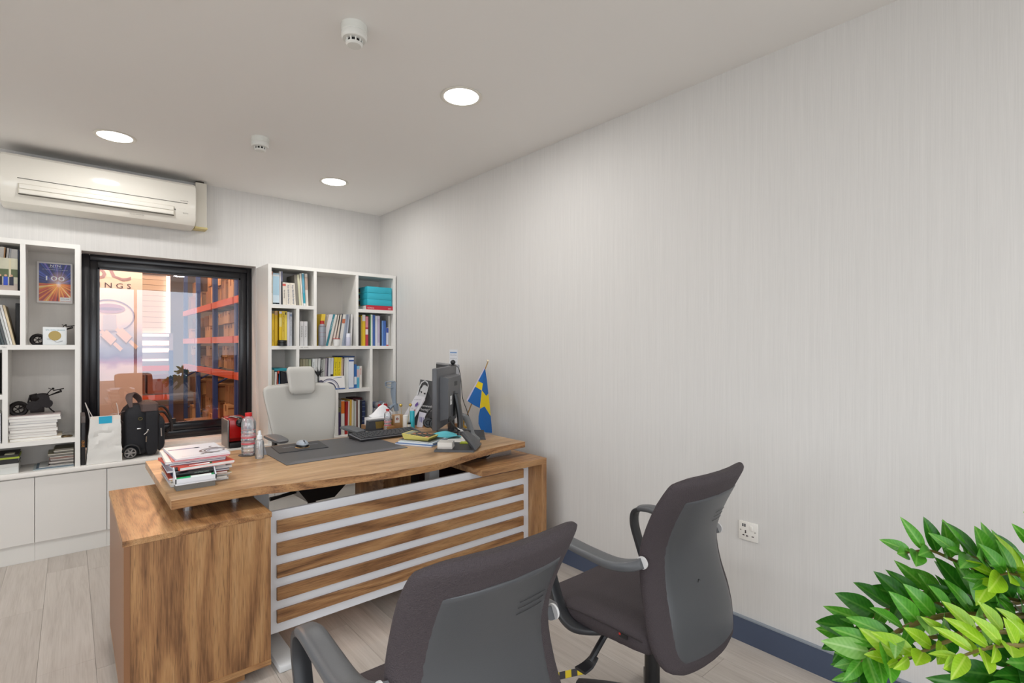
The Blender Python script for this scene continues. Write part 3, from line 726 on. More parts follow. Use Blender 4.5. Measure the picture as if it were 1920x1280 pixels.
# black tassel
x = ux(597, 4.5); r = root('tassel', (x, 4.5, cz), 'small black feathery ornament between the headrest and the silver catalogues', 'ornament')
obj('stem', MB().cyl((x, 4.502, cz + .0), (x, 4.502, cz + .13), .006, .004), M_BLACK, r)
m = MB()
for i in range(9):
    a = (i - 4) * .12; m.tube([(x, 4.502, cz + .12), (x + a * .05, 4.502 + .004 * math.sin(i), cz + .16), (x + a * .11, 4.502, cz + .19 + .02 * math.cos(i * 2))], [.004, .005, .001], n=5)
obj('plume', m, M_BLACK, r)
# shrink-wrapped bottles in the right lower cell
r = root('bottle_pack', (2.16, 4.6, zJ), 'shrink-wrapped pack of water bottles with red caps lying in the corner shelf cell', 'bottle pack')
for i in range(2):
    for j in range(3):
        cx_ = dv4 + .065 + .062 * j + .03 * i; z_ = zJ + .031 + i * .053
        if i == 1 and j == 2: continue
        m = MB().cyl((cx_, 4.515, z_), (cx_, 4.66, z_), .030, n=16); m.cyl((cx_, 4.495, z_), (cx_, 4.515, z_), .016, .030, n=16)
        obj('bottle', m, M_CLEAR, r)
        obj('cap', MB().cyl((cx_, 4.48, z_), (cx_, 4.497, z_), .016, n=14), mat('#c8242c', .4), r)
        obj('bottle_label', MB().cyl((cx_, 4.545, z_), (cx_, 4.60, z_), .0305, n=16), mat('#8f98b5', .5), r)
# ---- left-hand bookcase
# framed poster
y0 = 4.775; pa, pb = ux(68.5, y0), ux(136.5, y0); pz1, pz0 = vz(68, 489, y0), vz(68, 567, y0)
r = root('poster_plaque', ((pa + pb) / 2, y0, pz0), 'white-edged poster of blue and orange light rays in the tall cell of the bookcase', 'poster')
obj('frame', MB().box(pa, pb, y0, y0 + .01, pz0, pz1, .004), mat('#e6e2e0', .35), r)
N = NT('light_ray_print'); g = N.n('ShaderNodeTexCoord').outputs['Generated']
sp = N.n('ShaderNodeSeparateXYZ'); N.l(g, sp.inputs[0]); px, pz = sp.outputs[0], sp.outputs[2]
dx = N.math('SUBTRACT', px, .62); dz = N.math('SUBTRACT', pz, .46)
ang = N.math('ARCTAN2', dz, dx)
cmb = N.n('ShaderNodeCombineXYZ'); N.l(ang, cmb.inputs[0])
na = N.noise(cmb.outputs[0], 3.2, 5, .75)
rays = N.ramp(na, [(.30, '#2a1038'), (.42, '#7a1418'), (.50, '#d2401a'), (.56, '#f2b21a'), (.62, '#efe6d0'), (.70, '#c0447a')])
nb = N.noise(cmb.outputs[0], 5, 4, .7)
sky = N.ramp(nb, [(.35, '#0c1030'), (.5, '#1c2a78'), (.58, '#3f5fd0'), (.68, '#d06a3a')])
hz_ = N.math('LESS_THAN', pz, .47)
c = N.mix(hz_, sky, rays)
dist = N.math('SQRT', N.math('ADD', N.math('MULTIPLY', dx, dx), N.math('MULTIPLY', dz, dz)))
glow = N.ramp(dist, [(0.0, '#ffffff'), (.10, '#d8a850'), (.38, '#000000')])
c = N.mix(.8, c, glow, 'ADD'); N.l(c, N.b.inputs['Base Color']); N.b.inputs['Roughness'].default_value = .3
obj('print', MB().box(pa + .012, pb - .012, y0 - .001, y0, pz0 + .014, pz1 - .012), N.m, r, sharp=0)
t = MB(); W_ = pb - pa; H_ = pz1 - pz0
text(t, 'NTN', (pa + W_ * .37, y0 - .0016, pz0 + H_ * .885), X, Z, h=H_ * .055, length=W_ * .28); text(t, 'NTN EUROPE BEARINGS', (pa + W_ * .33, y0 - .0016, pz0 + H_ * .86), X, Z, h=H_ * .012, length=W_ * .36)
text(t, '100', (pa + W_ * .25, y0 - .0016, pz0 + H_ * .55), X, Z, h=H_ * .11, length=W_ * .52)
text(t, '100 YEARS OF EXCELLENCE IN BEARINGS', (pa + W_ * .16, y0 - .0016, pz0 + H_ * .81), X, Z, h=H_ * .013, length=W_ * .70)
obj('lettering', t, mat('#f4f4f6', .4), r, sharp=0)
obj('logo_patch', MB().box(pa + W_ * .64, pa + W_ * .94, y0 - .0018, y0 - .001, pz0 + H_ * .055, pz0 + H_ * .15), mat('#eeeeee', .5), r, sharp=0)
t = MB(); text(t, 'NTN SNR', (pa + W_ * .67, y0 - .0022, pz0 + H_ * .10), X, Z, h=H_ * .022, length=W_ * .23); obj('logo_lettering', t, M_DARK, r, sharp=0)
# coin card
y0 = 4.60; z0 = zMl; a, b = ux(80, y0), ux(125, y0); z1 = vz(100, 613, y0)
r = root('coin_card', ((a + b) / 2, y0, z0), 'white display card with a round gold coin, below the ray poster', 'card')
obj('card', MB().box(a, b, y0, y0 + .006, z0, z1, .002), mat('#e8ebec', .4), r)
obj('coin', MB().cyl(((a + b) / 2, y0 - .003, z0 + (z1 - z0) * .52), ((a + b) / 2, y0, z0 + (z1 - z0) * .52), .032, n=28), mat('#9a8550', .4, .6), r)
t = MB(); text(t, 'NTN  WORLD BEARINGS', (a + .015, y0 - .0006, z1 - .024), X, Z, h=.008, length=(b - a) * .8); obj('lettering', t, mat('#4a8fa0', .6), r, sharp=0)
t = MB(); t.tube([(a + .02, y0 - .001, z0 + .04), (a + .05, y0 - .001, z0 + .035), (a + .07, y0 - .001, z0 + .018), (b - .02, y0 - .001, z0 + .028)], .0012, n=4, smooth=3); obj('signature', t, mat('#6a6a70', .6), r)

def motorcycle(x, y, z, L, label, rot=0.0):
    """dark metal model motorcycle"""
    r = root('model_motorcycle', (x, y, z), label, 'model motorcycle', None)
    M_ = mat('#1a1414', .45, .5, bump=('noise', 120, .4)); s = L
    def P(a, b, c=0): return Vector((x + a * s, y + c * s, z + b * s))
    def wheel(cx, R):
        m = MB(); m.tube([P(cx + R * math.cos(t), R + .01 + R * math.sin(t)) for t in [i * math.tau / 20 for i in range(20)]], .055 * s, n=8, closed=True)
        for i in range(5): 
            t = i * math.tau / 5; m.cyl(P(cx, R + .01), P(cx + R * math.cos(t), R + .01 + R * math.sin(t)), .012 * s, n=5)
        for i in range(16):
            t = i * math.tau / 16; m.sphere(P(cx + (R + .03) * math.cos(t), R + .01 + (R + .03) * math.sin(t)), .018 * s, 6)
        return m
    obj('wheel', wheel(-.34, .15), M_, r); 
    e = MB(); e.cyl(P(-.06, .22, -.09), P(-.06, .22, .09), .13 * s, n=14); e.cyl(P(.1, .36, -.08), P(.1, .36, .08), .17 * s, n=14); e.cyl(P(.22, .26, -.07), P(.22, .26, .07), .11 * s, n=14); e.sphere(P(-.02, .42), .12 * s, 8); e.box(*[v for p in (P(-.12, .05, -.07), P(.16, .3, .07)) for v in ()] or (x - .12 * s, x + .16 * s, y - .07 * s, y + .07 * s, z + .04 * s, z + .3 * s), .02 * s)
    obj('engine', e, M_, r)
    f = MB(); f.tube([P(-.34, .17, .06), P(-.02, .3, .06), P(.25, .47, .04), P(.5, .56)], .014 * s, n=6); f.tube([P(-.34, .17, -.06), P(-.02, .3, -.06), P(.25, .47, -.04), P(.5, .6)], .014 * s, n=6)
    f.tube([P(-.16, .3), P(-.12, .5), P(.02, .53)], .02 * s, n=6); f.tube([P(.22, .2), P(.3, .08), P(.36, .02)], .018 * s, n=6)
    obj('frame', f, M_, r)
    h_ = MB(); h_.tube([P(.5, .56, -.15), P(.47, .62), P(.5, .56, .15)], .012 * s, n=6); h_.tube([P(.2, .5), P(.3, .64), P(.24, .66, .1)], .012 * s, n=6); h_.sphere(P(.33, .65), .03 * s, 8); h_.tube([P(.33, .6), P(.55, .64, .05)], .014 * s, n=6)
    obj('handlebar', h_, M_, r)
    obj('seat', MB().sphere(P(.12, .5), .09 * s, 10, sc=(1.4, .7, .5)), M_, r)
    return r
# magazine pile + model on it
py = 4.52; pa_, pb_ = ux(16, 4.54), ux(108, 4.54); zt = vz(60, 778, 4.54)
n = 9; hh = (zt - zO) / n
cols = ['#d3c6ae', '#cfc8ca', '#ddd2cc', '#c9c2bf', '#d5ccc6', '#c4c2c4', '#cfccd0', '#d8d6da', '#b9a8a6']
for i in range(n):
    dx = random.uniform(-.004, .006); dd = random.uniform(0, .01); th = hh * random.uniform(.92, 1.0)
    r = root('magazine', ((pa_ + pb_) / 2, 4.62, zO + i * hh), 'pale magazine lying in the pile under the model motorcycle, %s from the bottom' % ORD[i], 'magazine', 'magazines piled under the model motorcycle')
    x1_ = pb_ + dx + (.02 if i in (7, 8, 0) else 0)
    obj('page_block', MB().box(pa_ + dx + .004, x1_ - .003, py + dd, 4.74, zO + i * hh + .0012, zO + i * hh + th - .001), M_PAPER, r, sharp=0)
    obj('cover', MB().box(pa_ + dx, x1_, py + dd - .001, 4.742, zO + i * hh + th - .0012, zO + i * hh + th).box(pa_ + dx, x1_, py + dd - .001, 4.742, zO + i * hh + .0004, zO + i * hh + .0014).box(pa_ + dx - .001, pa_ + dx + .001, py + dd, 4.742, zO + i * hh + .0004, zO + i * hh + th), mat(cols[i], .4, var=.25), r, sharp=0)
motorcycle(ux(68, 4.62), 4.62, zt - .002, .25, 'dark metal model motorcycle standing on the magazine pile')
motorcycle(ux(98, 4.66), 4.67, zMl, .21, 'dark model motorcycle mostly hidden behind the coin card')
x = ux(124, 4.55); r = root('bearing_ring', (x, 4.56, zO), 'small bronze bearing ring lying beside the magazine pile', 'ring')
obj('ring', MB().loft([[Vector((x + q * math.cos(t), 4.56 + q * math.sin(t), zO + h_)) for t in [i * math.tau / 24 for i in range(24)]] for q, h_ in ((.033, .001), (.034, .004), (.032, .009), (.024, .009), (.023, .001))], closed=True), mat('#5f4c30', .35, .6), r)
# bottom row
z = WT
piles = [('book', .0405, '#d4d6d2', 'white lettered manual at the bottom of the dark book pile'), ('book', .022, '#cfcfca', 'thin white manual in the dark book pile'), ('book', .03, '#1d1a1a', 'black book with pale stripe in the low pile'), ('book', .012, '#a8b83a', 'lime green thin book in the low pile'), ('book', .014, '#2a2622', 'black thin book topping the low pile')]
xa, xb = -.56, ux(39, 4.53)
for nm, th, c_, lb in piles:
    d_ = random.uniform(0, .012); r = root(nm, ((xa + xb) / 2, 4.62, z), lb, 'book')
    obj('cover', MB().box(xa, xb - d_, 4.52, 4.74, z + .0005, z + .002).box(xa, xb - d_, 4.52, 4.74, z + th - .002, z + th).box(xa, xb - d_, 4.519, 4.522, z + .0005, z + th), mat(c_, .5), r, sharp=0)
    obj('page_block', MB().box(xa, xb - d_ - .003, 4.522, 4.735, z + .002, z + th - .002), M_PAPER, r, sharp=0)
    if th > .02:
        t = MB(); text(t, 'Linear Guide and Bearing Manual', (xa + .1, 4.5184, z + th * .4), X, Z, h=th * .22); obj('spine_lettering', t, mat('#6a6a6a' if c_ > '#5' else '#d8d8d8', .6), r, sharp=0)
    z += th
single('name_badge', MB().box(xb - .075, xb - .03, 4.54, 4.60, z, z + .003), mat('#c9c6a8', .5), 'pale card lying on top of the low dark book pile', 'card')
z = WT
xa, xb = ux(62, 4.56), B1 - .03
for i in range(3):
    r = root('magazine', ((xa + xb) / 2, 4.62, z), 'thin grey-blue leaflet at the base of the low magazine pile, %s of three' % ('lowest', 'middle', 'topmost')[i], 'magazine', 'leaflets at the base of the low magazine pile')
    obj('cover', MB().box(xa + i * .014, xb - .002, 4.53 + i * .004, 4.74, z + .0004, z + .005), mat(['#b9c3c4', '#5f7484', '#c8cac8'][i], .5), r, sharp=0); z += .0052
xa = ux(91, 4.56)
cs = ['#3a3230', '#2c2a2c', '#c2b8b4', '#5a4a48', '#7c7a80', '#b05a3a', '#2d2828', '#4a4640', '#8a8468', '#3c3a34', '#a09a80', '#5e5844']
for i, c_ in enumerate(cs):
    th = .0085; r = root('magazine', ((xa + xb) / 2, 4.62, z), 'magazine in the low pile beside the window, %s from the bottom' % ORD[i], 'magazine', 'mixed magazines in the low pile')
    o_ = random.uniform(-.004, .012) + (.02 if i > 8 else 0)
    obj('cover', MB().box(xa + o_, xb - .002, 4.535 + abs(o_) * .5, 4.74, z + .0004, z + .0014).box(xa + o_, xb - .002, 4.535 + abs(o_) * .5, 4.74, z + th - .0012, z + th), mat(c_, .4), r, sharp=0)
    obj('page_block', MB().box(xa + o_ + .002, xb - .004, 4.537 + abs(o_) * .5, 4.735, z + .0014, z + th - .0012), mat(['#cbc6bd', '#8d8880'][i % 2], .8), r, sharp=0); z += th + .0004
# top-left cell: group photo + books behind
y0 = 4.51; a, b = -.42, ux(33, y0); z1 = vz(20, 484, y0)
r = root('group_photo', (b - .1, y0, zK), 'colour photograph of a group of people outdoors, propped at the shelf edge', 'photograph')
obj('print', MB().box(a, b, y0, y0 + .003, zK, z1), mat('#b9b6a0', .35, var=.25), r, sharp=0)
hz2 = z1 - zK
g_ = MB(); g_.box(a, b, y0 - .0006, y0, zK + hz2 * .0, zK + hz2 * .22); obj('pavement', g_, mat('#a99c92', .5), r, sharp=0)
g_ = MB(); g_.box(a, b, y0 - .0006, y0, zK + hz2 * .42, zK + hz2 * .66); obj('trees', g_, mat('#4f5a3c', .5, var=.3), r, sharp=0)
g_ = MB()
for i in range(5): g_.box(b - .04 - i * .075, b - .03 - i * .075, y0 - .001, y0 - .0006, zK + hz2 * .40, zK + hz2 * .98)
obj('columns', g_, mat('#c9c0a2', .5), r, sharp=0)
pc = ['#22263a', '#2c4bb0', '#1f1f26', '#c9a88e', '#2b2c40']
for i in range(12):
    xx = b - .028 - i * .026; m = MB(); m.box(xx - .010, xx + .010, y0 - .0014, y0 - .001, zK + hz2 * .16, zK + hz2 * .42); obj('clothing', m, mat(pc[i % 5], .6), r, sharp=0)
    obj('face', MB().cyl((xx, y0 - .0016, zK + hz2 * .46), (xx, y0 - .001, zK + hz2 * .46), .007, n=8), mat('#c79a80', .6), r)
row('book', [(-28, -14, 462, '#b9b0a2', 'grey book', {}), (-13, 2, 461, '#c9c4bc', 'pale grey book', B(lean=4)), (2.5, 5, 463, '#b98a5a', 'tan book', B(lean=3.5)), (5.4, 10, 464, '#bfbcb8', 'silver book', B(lean=5)), (10.5, 14, 465, '#aeb0b2', 'grey slim book', B(lean=5)), (14.4, 28, 466, '#c2bfbb', 'wide pale box file', B(lean=4)), (32.8, 36.2, 468, '#2b3548', 'dark blue slim folder', {})], zK, 'the top cell behind the group photo', y=4.56)
# second cell: leaning magazines + dark box
cs = ['#d7dad8', '#2f4046', '#27353a', '#3f4a4c', '#55585a', '#c8cac8', '#e0dedb', '#d8c6a4']
row('magazine', [(-12 + i * 5.2, -7.2 + i * 5.2, 567 + i * .8, c_, ['white', 'dark teal', 'very dark green', 'slate', 'grey', 'silver', 'white', 'cream'][i] + ' leaning magazine', B(lean=-15 + i * .3)) for i, c_ in enumerate(cs)], zMl, 'the cell below the group photo', y=4.535, cat='magazine')
single('box_file', MB().box(ux(30.5, 4.6) - .004, lv1 - .004, 4.60, 4.78, zMl, zMl + .27, .003), mat('#15161a', .5), 'black box file at the end of the leaning magazines', 'box file')
row('book', [(-30 + i * 7, -23.5 + i * 7, 662, c_, ['black', 'brown', 'grey', 'black and yellow'][i] + ' volume', B(band=((.05, .2, '#c8b020'),) if i == 3 else ())) for i, c_ in enumerate(['#222226', '#4a3e38', '#3a3a3e', '#2e2b30'])], zLc, 'the narrow left cell', y=4.53)
row('book', [(-30 + i * 8, -22.5 + i * 8, 775, c_, ['pale', 'grey', 'silver', 'light'][i] + ' volume', {}) for i, c_ in enumerate(['#c9c9c9', '#a9a9ac', '#bcbcbe', '#c4c4c6'])], zO, 'the narrow cell low at the left', y=4.53)

# ------------------------------------------------------------------ things on the worktop by the window
single('folding_display_box', MB().box(.055, .079, 4.525, 4.80, WT, WT + .305, .003), mat('#232124', .45), 'slim black box standing against the bookcase side, orange lettering on it', 'box')
bx = bpy.data.objects['folding_display_box']; bx.name = 'slim_box'
t = MB(); text(t, 'IZUZ', (.0595, 4.5246, WT + .165), -Z, X, h=.014, length=.044); obj('lettering', t, mat('#e0921e', .5), bx, sharp=0)
obj('grey_top', MB().box(.0548, .0792, 4.5245, 4.80, WT + .285, WT + .33, .003), mat('#6d6562', .6), bx)
# white paper bag
r = root('paper_bag', (.175, 4.58, WT), 'white crumpled paper bag with a turquoise sticker by the window', 'paper bag')
rn = random.Random(3)
M_BAG = mat('#dddbd6', .7, bump=('noise', 14, .9), key='crumpled_paper')
Lp = []
nz = 14
for i in range(nz + 1):
    t_ = i / nz; zz_ = WT + .001 + t_ * .315; xa = .083 + .022 * t_; xb = .277 - .008 * t_; ya = 4.505 + .035 * t_ ** 1.5; ybk = 4.66 - .06 * t_
    lp = []
    for k_ in range(28):
        q = k_ / 28 * 4; s_, f = int(q), q - int(q)
        p = [(xa + (xb - xa) * f, ya), (xb, ya + (ybk - ya) * f), (xb - (xb - xa) * f, ybk), (xa, ybk - (ybk - ya) * f)][s_]
        am = .006 * math.sin(t_ * math.pi) + .001
        lp.append(Vector((p[0] + rn.uniform(-am, am) * .5, p[1] + rn.uniform(-am, am), zz_ + (rn.uniform(-am, am) if 0 < i < nz else 0))))
    Lp.append(lp)
obj('bag', MB().loft(Lp), M_BAG, r, sharp=20)
obj('folded_flap', MB().hexa([(.106, 4.536, WT + .27), (.266, 4.536, WT + .27), (.266, 4.541, WT + .27), (.106, 4.541, WT + .27)], [(.108, 4.539, WT + .322), (.262, 4.539, WT + .322), (.262, 4.544, WT + .322), (.108, 4.544, WT + .322)]), mat('#e6dcd2', .7), r, sharp=0)
obj('sticker', MB().box(.150, .222, 4.533, 4.536, WT + .270, WT + .318), mat('#1aa7cc', .5), r, sharp=0)
obj('handle', MB().strip([(.105, 4.545, WT + .28), (.096, 4.55, WT + .35), (.078, 4.56, WT + .42), (.092, 4.575, WT + .38), (.118, 4.59, WT + .315)], .008, .003, (.4, 1, 0), smooth=4), mat('#d9d3cf', .7), r)
obj('handle', MB().tube([(.205, 4.54, WT + .315), (.225, 4.545, WT + .332), (.255, 4.55, WT + .325), (.262, 4.545, WT + .29)], .002, n=5, smooth=4), mat('#b5a8a2', .7), r)
obj('handle_tip', MB().tube([(.262, 4.59, WT + .31), (.258, 4.60, WT + .36), (.250, 4.605, WT + .40)], .002, n=5, smooth=4), mat('#d9d3cf', .7), r)
# rolling bag
M_BAGB = mat('#15151b', .7, bump=('noise', 300, .3), key='ballistic_nylon'); M_BAGT = mat('#5b4a47', .7, bump=('noise', 300, .3), key='bag_top')
r = root('rolling_bag', (.41, 4.66, WT), 'black rolling laptop bag with brown top panels, leaning by the window', 'bag')
def rbx(xa, xb, ya, yb_, za, zb_, rad, n=6, bulge=.0, lean=0):
    Lq = []
    for i in range(n + 1):
        for_z = za + (zb_ - za) * i / n; e = 0
        t_ = i / n
        if t_ < .12: e = rad * (1 - t_ / .12)
        if t_ > .8: e = rad * ((t_ - .8) / .2) ** 2 * 1.4
        bz = bulge * math.sin(math.pi * t_); x0_, x1_, y0_, y1_ = xa + e + lean * t_, xb - e + lean * t_, ya + e - bz, yb_ - e
        lp = []
        for k_ in range(20):
            a_ = k_ * math.tau / 20; ca_, sa_ = math.cos(a_), math.sin(a_)
            lp.append(Vector(((x0_ + x1_) / 2 + (x1_ - x0_) / 2 * math.copysign(abs(ca_) ** .3, ca_), (y0_ + y1_) / 2 + (y1_ - y0_) / 2 * math.copysign(abs(sa_) ** .4, sa_), for_z)))
        Lq.append(lp)
    return MB().loft(Lq)
obj('main_body', rbx(.285, .455, 4.565, 4.86, WT + .02, WT + .375, .03, 12), M_BAGB, r)
obj('front_pocket', rbx(.405, .502, 4.555, 4.85, WT + .012, WT + .388, .022, 12, .004), M_BAGB, r)
obj('outer_pocket', rbx(.470, .538, 4.570, 4.82, WT + .03, WT + .30, .03, 10, .004), M_BAGB, r)
obj('top_panel', rbx(.385, .498, 4.552, 4.84, WT + .32, WT + .394, .02, 6), M_BAGT, r)
for xx in (.418, .446, .47): obj('zip_band', MB().strip([(xx, 4.562, WT + .30), (xx, 4.566, WT + .355), (xx, 4.60, WT + .391), (xx, 4.70, WT + .394)], .004, .004, (1, 0, 0), smooth=3), mat('#2a2223', .5), r)
obj('carry_handle', MB().strip([(.335, 4.60, WT + .36), (.325, 4.64, WT + .43), (.345, 4.69, WT + .455), (.385, 4.74, WT + .42), (.40, 4.76, WT + .38)], [.02, .045, .05, .045, .02], .016, (1, -.3, .2), smooth=4), M_BAGT, r)
obj('side_strap', MB().strip([(.30, 4.60, WT + .34), (.275, 4.595, WT + .33), (.262, 4.60, WT + .30), (.29, 4.61, WT + .255)], .012, .006, (0, 1, 0), smooth=4), M_BAGT, r)
for k_, (oz, oy) in enumerate(((.0, 0), (-.04, -.012))):
    obj('shoulder_loop', MB().tube([(.50, 4.75 + oy, WT + .34 + oz), (.55, 4.76 + oy, WT + .335 + oz), (.595, 4.77 + oy, WT + .25 + oz), (.60, 4.77 + oy, WT + .14)], .009, n=8, smooth=4), mat('#2a2222', .5), r)
w_ = MB().lathe([(.001, -.012), (.034, -.012), (.040, -.008), (.042, 0), (.040, .008), (.034, .012), (.001, .012)], n=24, M=Matrix.Rotation(math.pi / 2, 3, 'X')); bmesh.ops.translate(w_.bm, vec=(.325, 4.555, WT + .0425), verts=w_.bm.verts)
wh = obj('wheel', w_, M_BLACK, r)
m = MB()
for i in range(6):
    a_ = i * math.tau / 6; m.cyl((.325, 4.541, WT + .0425), (.325 + .032 * math.cos(a_), 4.541, WT + .0425 + .032 * math.sin(a_)), .007, .004, n=6)
m.tube([(.325 + .032 * math.cos(t), 4.542, WT + .0425 + .032 * math.sin(t)) for t in [i * math.tau / 24 for i in range(24)]], .004, n=6, closed=True)
obj('hub_cap', m, mat('#8e8a88', .35, .6), wh)
obj('wheel_arch', MB().strip([(.28, 4.556, WT + .05), (.30, 4.553, WT + .092), (.335, 4.553, WT + .10), (.372, 4.556, WT + .08), (.385, 4.56, WT + .03)], .03, .012, (0, 1, 0), smooth=3), mat('#242426', .5), r)
obj('brand_tag', MB().box(.365, .39, 4.556, 4.565, WT + .205, WT + .214, .002), M_CHROME, r)
obj('zip_pull', MB().tube([(.428, 4.556, WT + .192), (.42, 4.551, WT + .178), (.405, 4.552, WT + .165)], .0035, n=6).sphere((.43, 4.555, WT + .195), .007), M_CHROME, r)
obj('zip_pull', MB().tube([(.42, 4.554, WT + .15), (.418, 4.552, WT + .11)], .003, n=6), mat('#8d7a66', .4, .5), r)
obj('zip_pull', MB().tube([(.51, 4.565, WT + .20), (.512, 4.563, WT + .14)], .004, n=6), mat('#a59a90', .4, .5), r)
obj('strap_ring', MB().tube([(.385 + .012 * math.cos(t), 4.560, WT + .28 + .009 * math.sin(t)) for t in [i * math.tau / 12 for i in range(12)]], .002, n=5, closed=True), mat('#7c6f3e', .4, .7), r)
# red coffee machine
ex0, ex1, ey0, ey1 = ux(430, 4.50), ux(461, 4.50) + .01, 4.50, 4.72; ez = WT + .001; et = vz(440, 784, 4.50)
r = root('coffee_machine', ((ex0 + ex1) / 2, 4.6, WT), 'red capsule coffee machine with grey side panels on the worktop', 'coffee machine')
MR = mat('#a80a0a', .25, coat=.3)
obj('body', MB().box(ex0, ex1, ey0 + .03, ey1, ez + .045, et, .006), MR, r)
obj('front_panel', MB().box(ex0 + .002, ex1 - .002, ey0, ey0 + .03, ez + .075, et - .01, .004), MR, r)
obj('side_panel', MB().box(ex0 - .012, ex0 - .0005, ey0, ey1, ez, et - .012, .004), mat('#8a8683', .35, .5), r)
obj('side_panel', MB().box(ex1 + .0005, ex1 + .012, ey0, ey1, ez, et - .012, .004), mat('#8a8683', .35, .5), r)
obj('drip_tray', MB().box(ex0 + .001, ex1 - .001, ey0 - .012, ey1 - .02, ez, ez + .040, .003), M_BLACK, r)
obj('spout', MB().sphere(((ex0 + ex1) / 2 + .01, ey0 - .018, et - .035), .033, 16, sc=(1, .9, 1.1)), mat('#0f1114', .15), r)
obj('lever', MB().strip([(ex0 + .02, ey0 + .06, et), (ex0 + .035, ey0 + .03, et + .014), ((ex0 + ex1) / 2 + .005, ey0 - .005, et + .002)], .04, .012, (1, 0, 0), smooth=3), mat('#cfcfcf', .2, .8), r)

# ------------------------------------------------------------------ power socket, note on wall
wy0, wy1 = .4346 * 2.4, .4713 * 2.4; wz1, wz0 = .565, .479
r = root('power_socket', (XR, (wy0 + wy1) / 2, .52), 'white socket plate with a switch, low on the long wall', 'socket')
obj('plate', MB().box(XR - .008, XR, wy0, wy1, wz0, wz1, .002), mat('#e9e6e0', .3), r)
def sp_(f, g): return (XR - .0085, wy1 - f * (wy1 - wy0), wz0 + g * (wz1 - wz0))
m = MB(); 
for f, g, a_, b_ in ((.22, .80, .003, .007), (.33, .80, .003, .007)):
    p = sp_(f, g); m.box(XR - .0088, XR - .008, p[1] - a_, p[1] + a_, p[2] - b_, p[2] + b_)
obj('usb_port', m, mat('#4a4a4e', .5), r, sharp=0)
m = MB()
for f, g in ((.36, .50), (.36, .42)):
    p = sp_(f, g); m.cyl((XR - .0088, p[1], p[2]), (XR - .008, p[1], p[2]), .0035, n=10)
for f, g, s_ in ((.24, .27, 1), (.46, .25, -1)):
    p = sp_(f, g); m.prism([(XR - .008, p[1] + s_ * .006, p[2]), (XR - .008, p[1] - s_ * .005, p[2] + .004), (XR - .008, p[1] - s_ * .005, p[2] - .004)], (-.0008, 0, 0))
p = sp_(.74, .27); m.box(XR - .0088, XR - .008, p[1] - .005, p[1] + .005, p[2] - .002, p[2] + .002)
obj('pin_hole', m, mat('#3a2c30', .5), r, sharp=0)
m = MB()
for f, g in ((.1, .52), (.86, .52)):
    p = sp_(f, g); m.cyl((XR - .009, p[1], p[2]), (XR - .008, p[1], p[2]), .003, n=10)
obj('screw', m, mat('#9a9a92', .4, .6), r)
p = sp_(.70, .72); obj('switch', MB().box(XR - .013, XR - .008, p[1] - .006, p[1] + .006, p[2] - .012, p[2] + .010, .001), mat('#efece6', .3), r)
y_a, y_b = ray(843).y / ray(843).x * XR, ray(858).y / ray(858).x * XR
za_, zb_ = CH - (655 - HZ) * XR / ray(850).x, CH - (706 - HZ) * XR / ray(850).x
r = root('notice_sheet', (XR, (y_a + y_b) / 2, zb_), 'white notice sheet taped to the wall above the monitors', 'paper')
obj('sheet', MB().box(XR - .0015, XR - .0003, y_b, y_a, zb_, za_), mat('#dde0e6', .6), r, sharp=0)
obj('heading', MB().box(XR - .002, XR - .0015, y_b + .01, y_a - .01, za_ - .03, za_ - .02), mat('#6f96c4', .6), r, sharp=0)
t = MB()
for i, s_ in enumerate(('INTERNAL EXTENSIONS', 'Sales 101  Stores 102', 'Accounts 103', 'Reception 100')): text(t, s_, (XR - .002, y_a - .012, za_ - .05 - i * .028), -Y, Z, h=.008, length=(y_a - y_b) * .8)
obj('lettering', t, mat('#8a8f9a', .6), r, sharp=0)
# ------------------------------------------------------------------ desk
DT, DB = .78, .745          # top surface, underside of the slab
r = desk = root('executive_desk', (1.2, 2.8, 0), 'walnut executive desk with white front panel and five wooden slats', 'desk')
front = [(.300, 2.39), (.45, 2.392), (.60, 2.385), (.723, 2.35), (.85, 2.322), (.983, 2.30), (1.09, 2.275), (1.2, 2.258), (1.3, 2.25), (1.42, 2.252), (1.54, 2.275), (1.65, 2.31), (1.76, 2.345), (1.88, 2.373), (2.0, 2.388), (2.18, 2.40)]
front = [(p.x, p.y) for p in spline([Vector((a, b, 0)) for a, b in front], 3)]
back = 3.30
pts = [Vector((a, b, DB)) for a, b in front] + [Vector((2.18, back, DB)), Vector((.30, back, DB))]
bm_ = MB().prism(pts, (0, 0, DT - DB)); obj('desktop', bm_, M_TOP, r, sharp=40)
eb = MB(); n_ = len(front)
for i in range(n_ - 1):
    (a, b), (c, d) = front[i], front[i + 1]; eb.hexa([(a, b - .0012, DB + .0005), (c, d - .0012, DB + .0005), (c, d + .0002, DB + .0005), (a, b + .0002, DB + .0005)], [(a, b - .0012, DT - .0005), (c, d - .0012, DT - .0005), (c, d + .0002, DT - .0005), (a, b + .0002, DT - .0005)])
obj('front_edge_band', eb, M_WOODX, r, sharp=40)
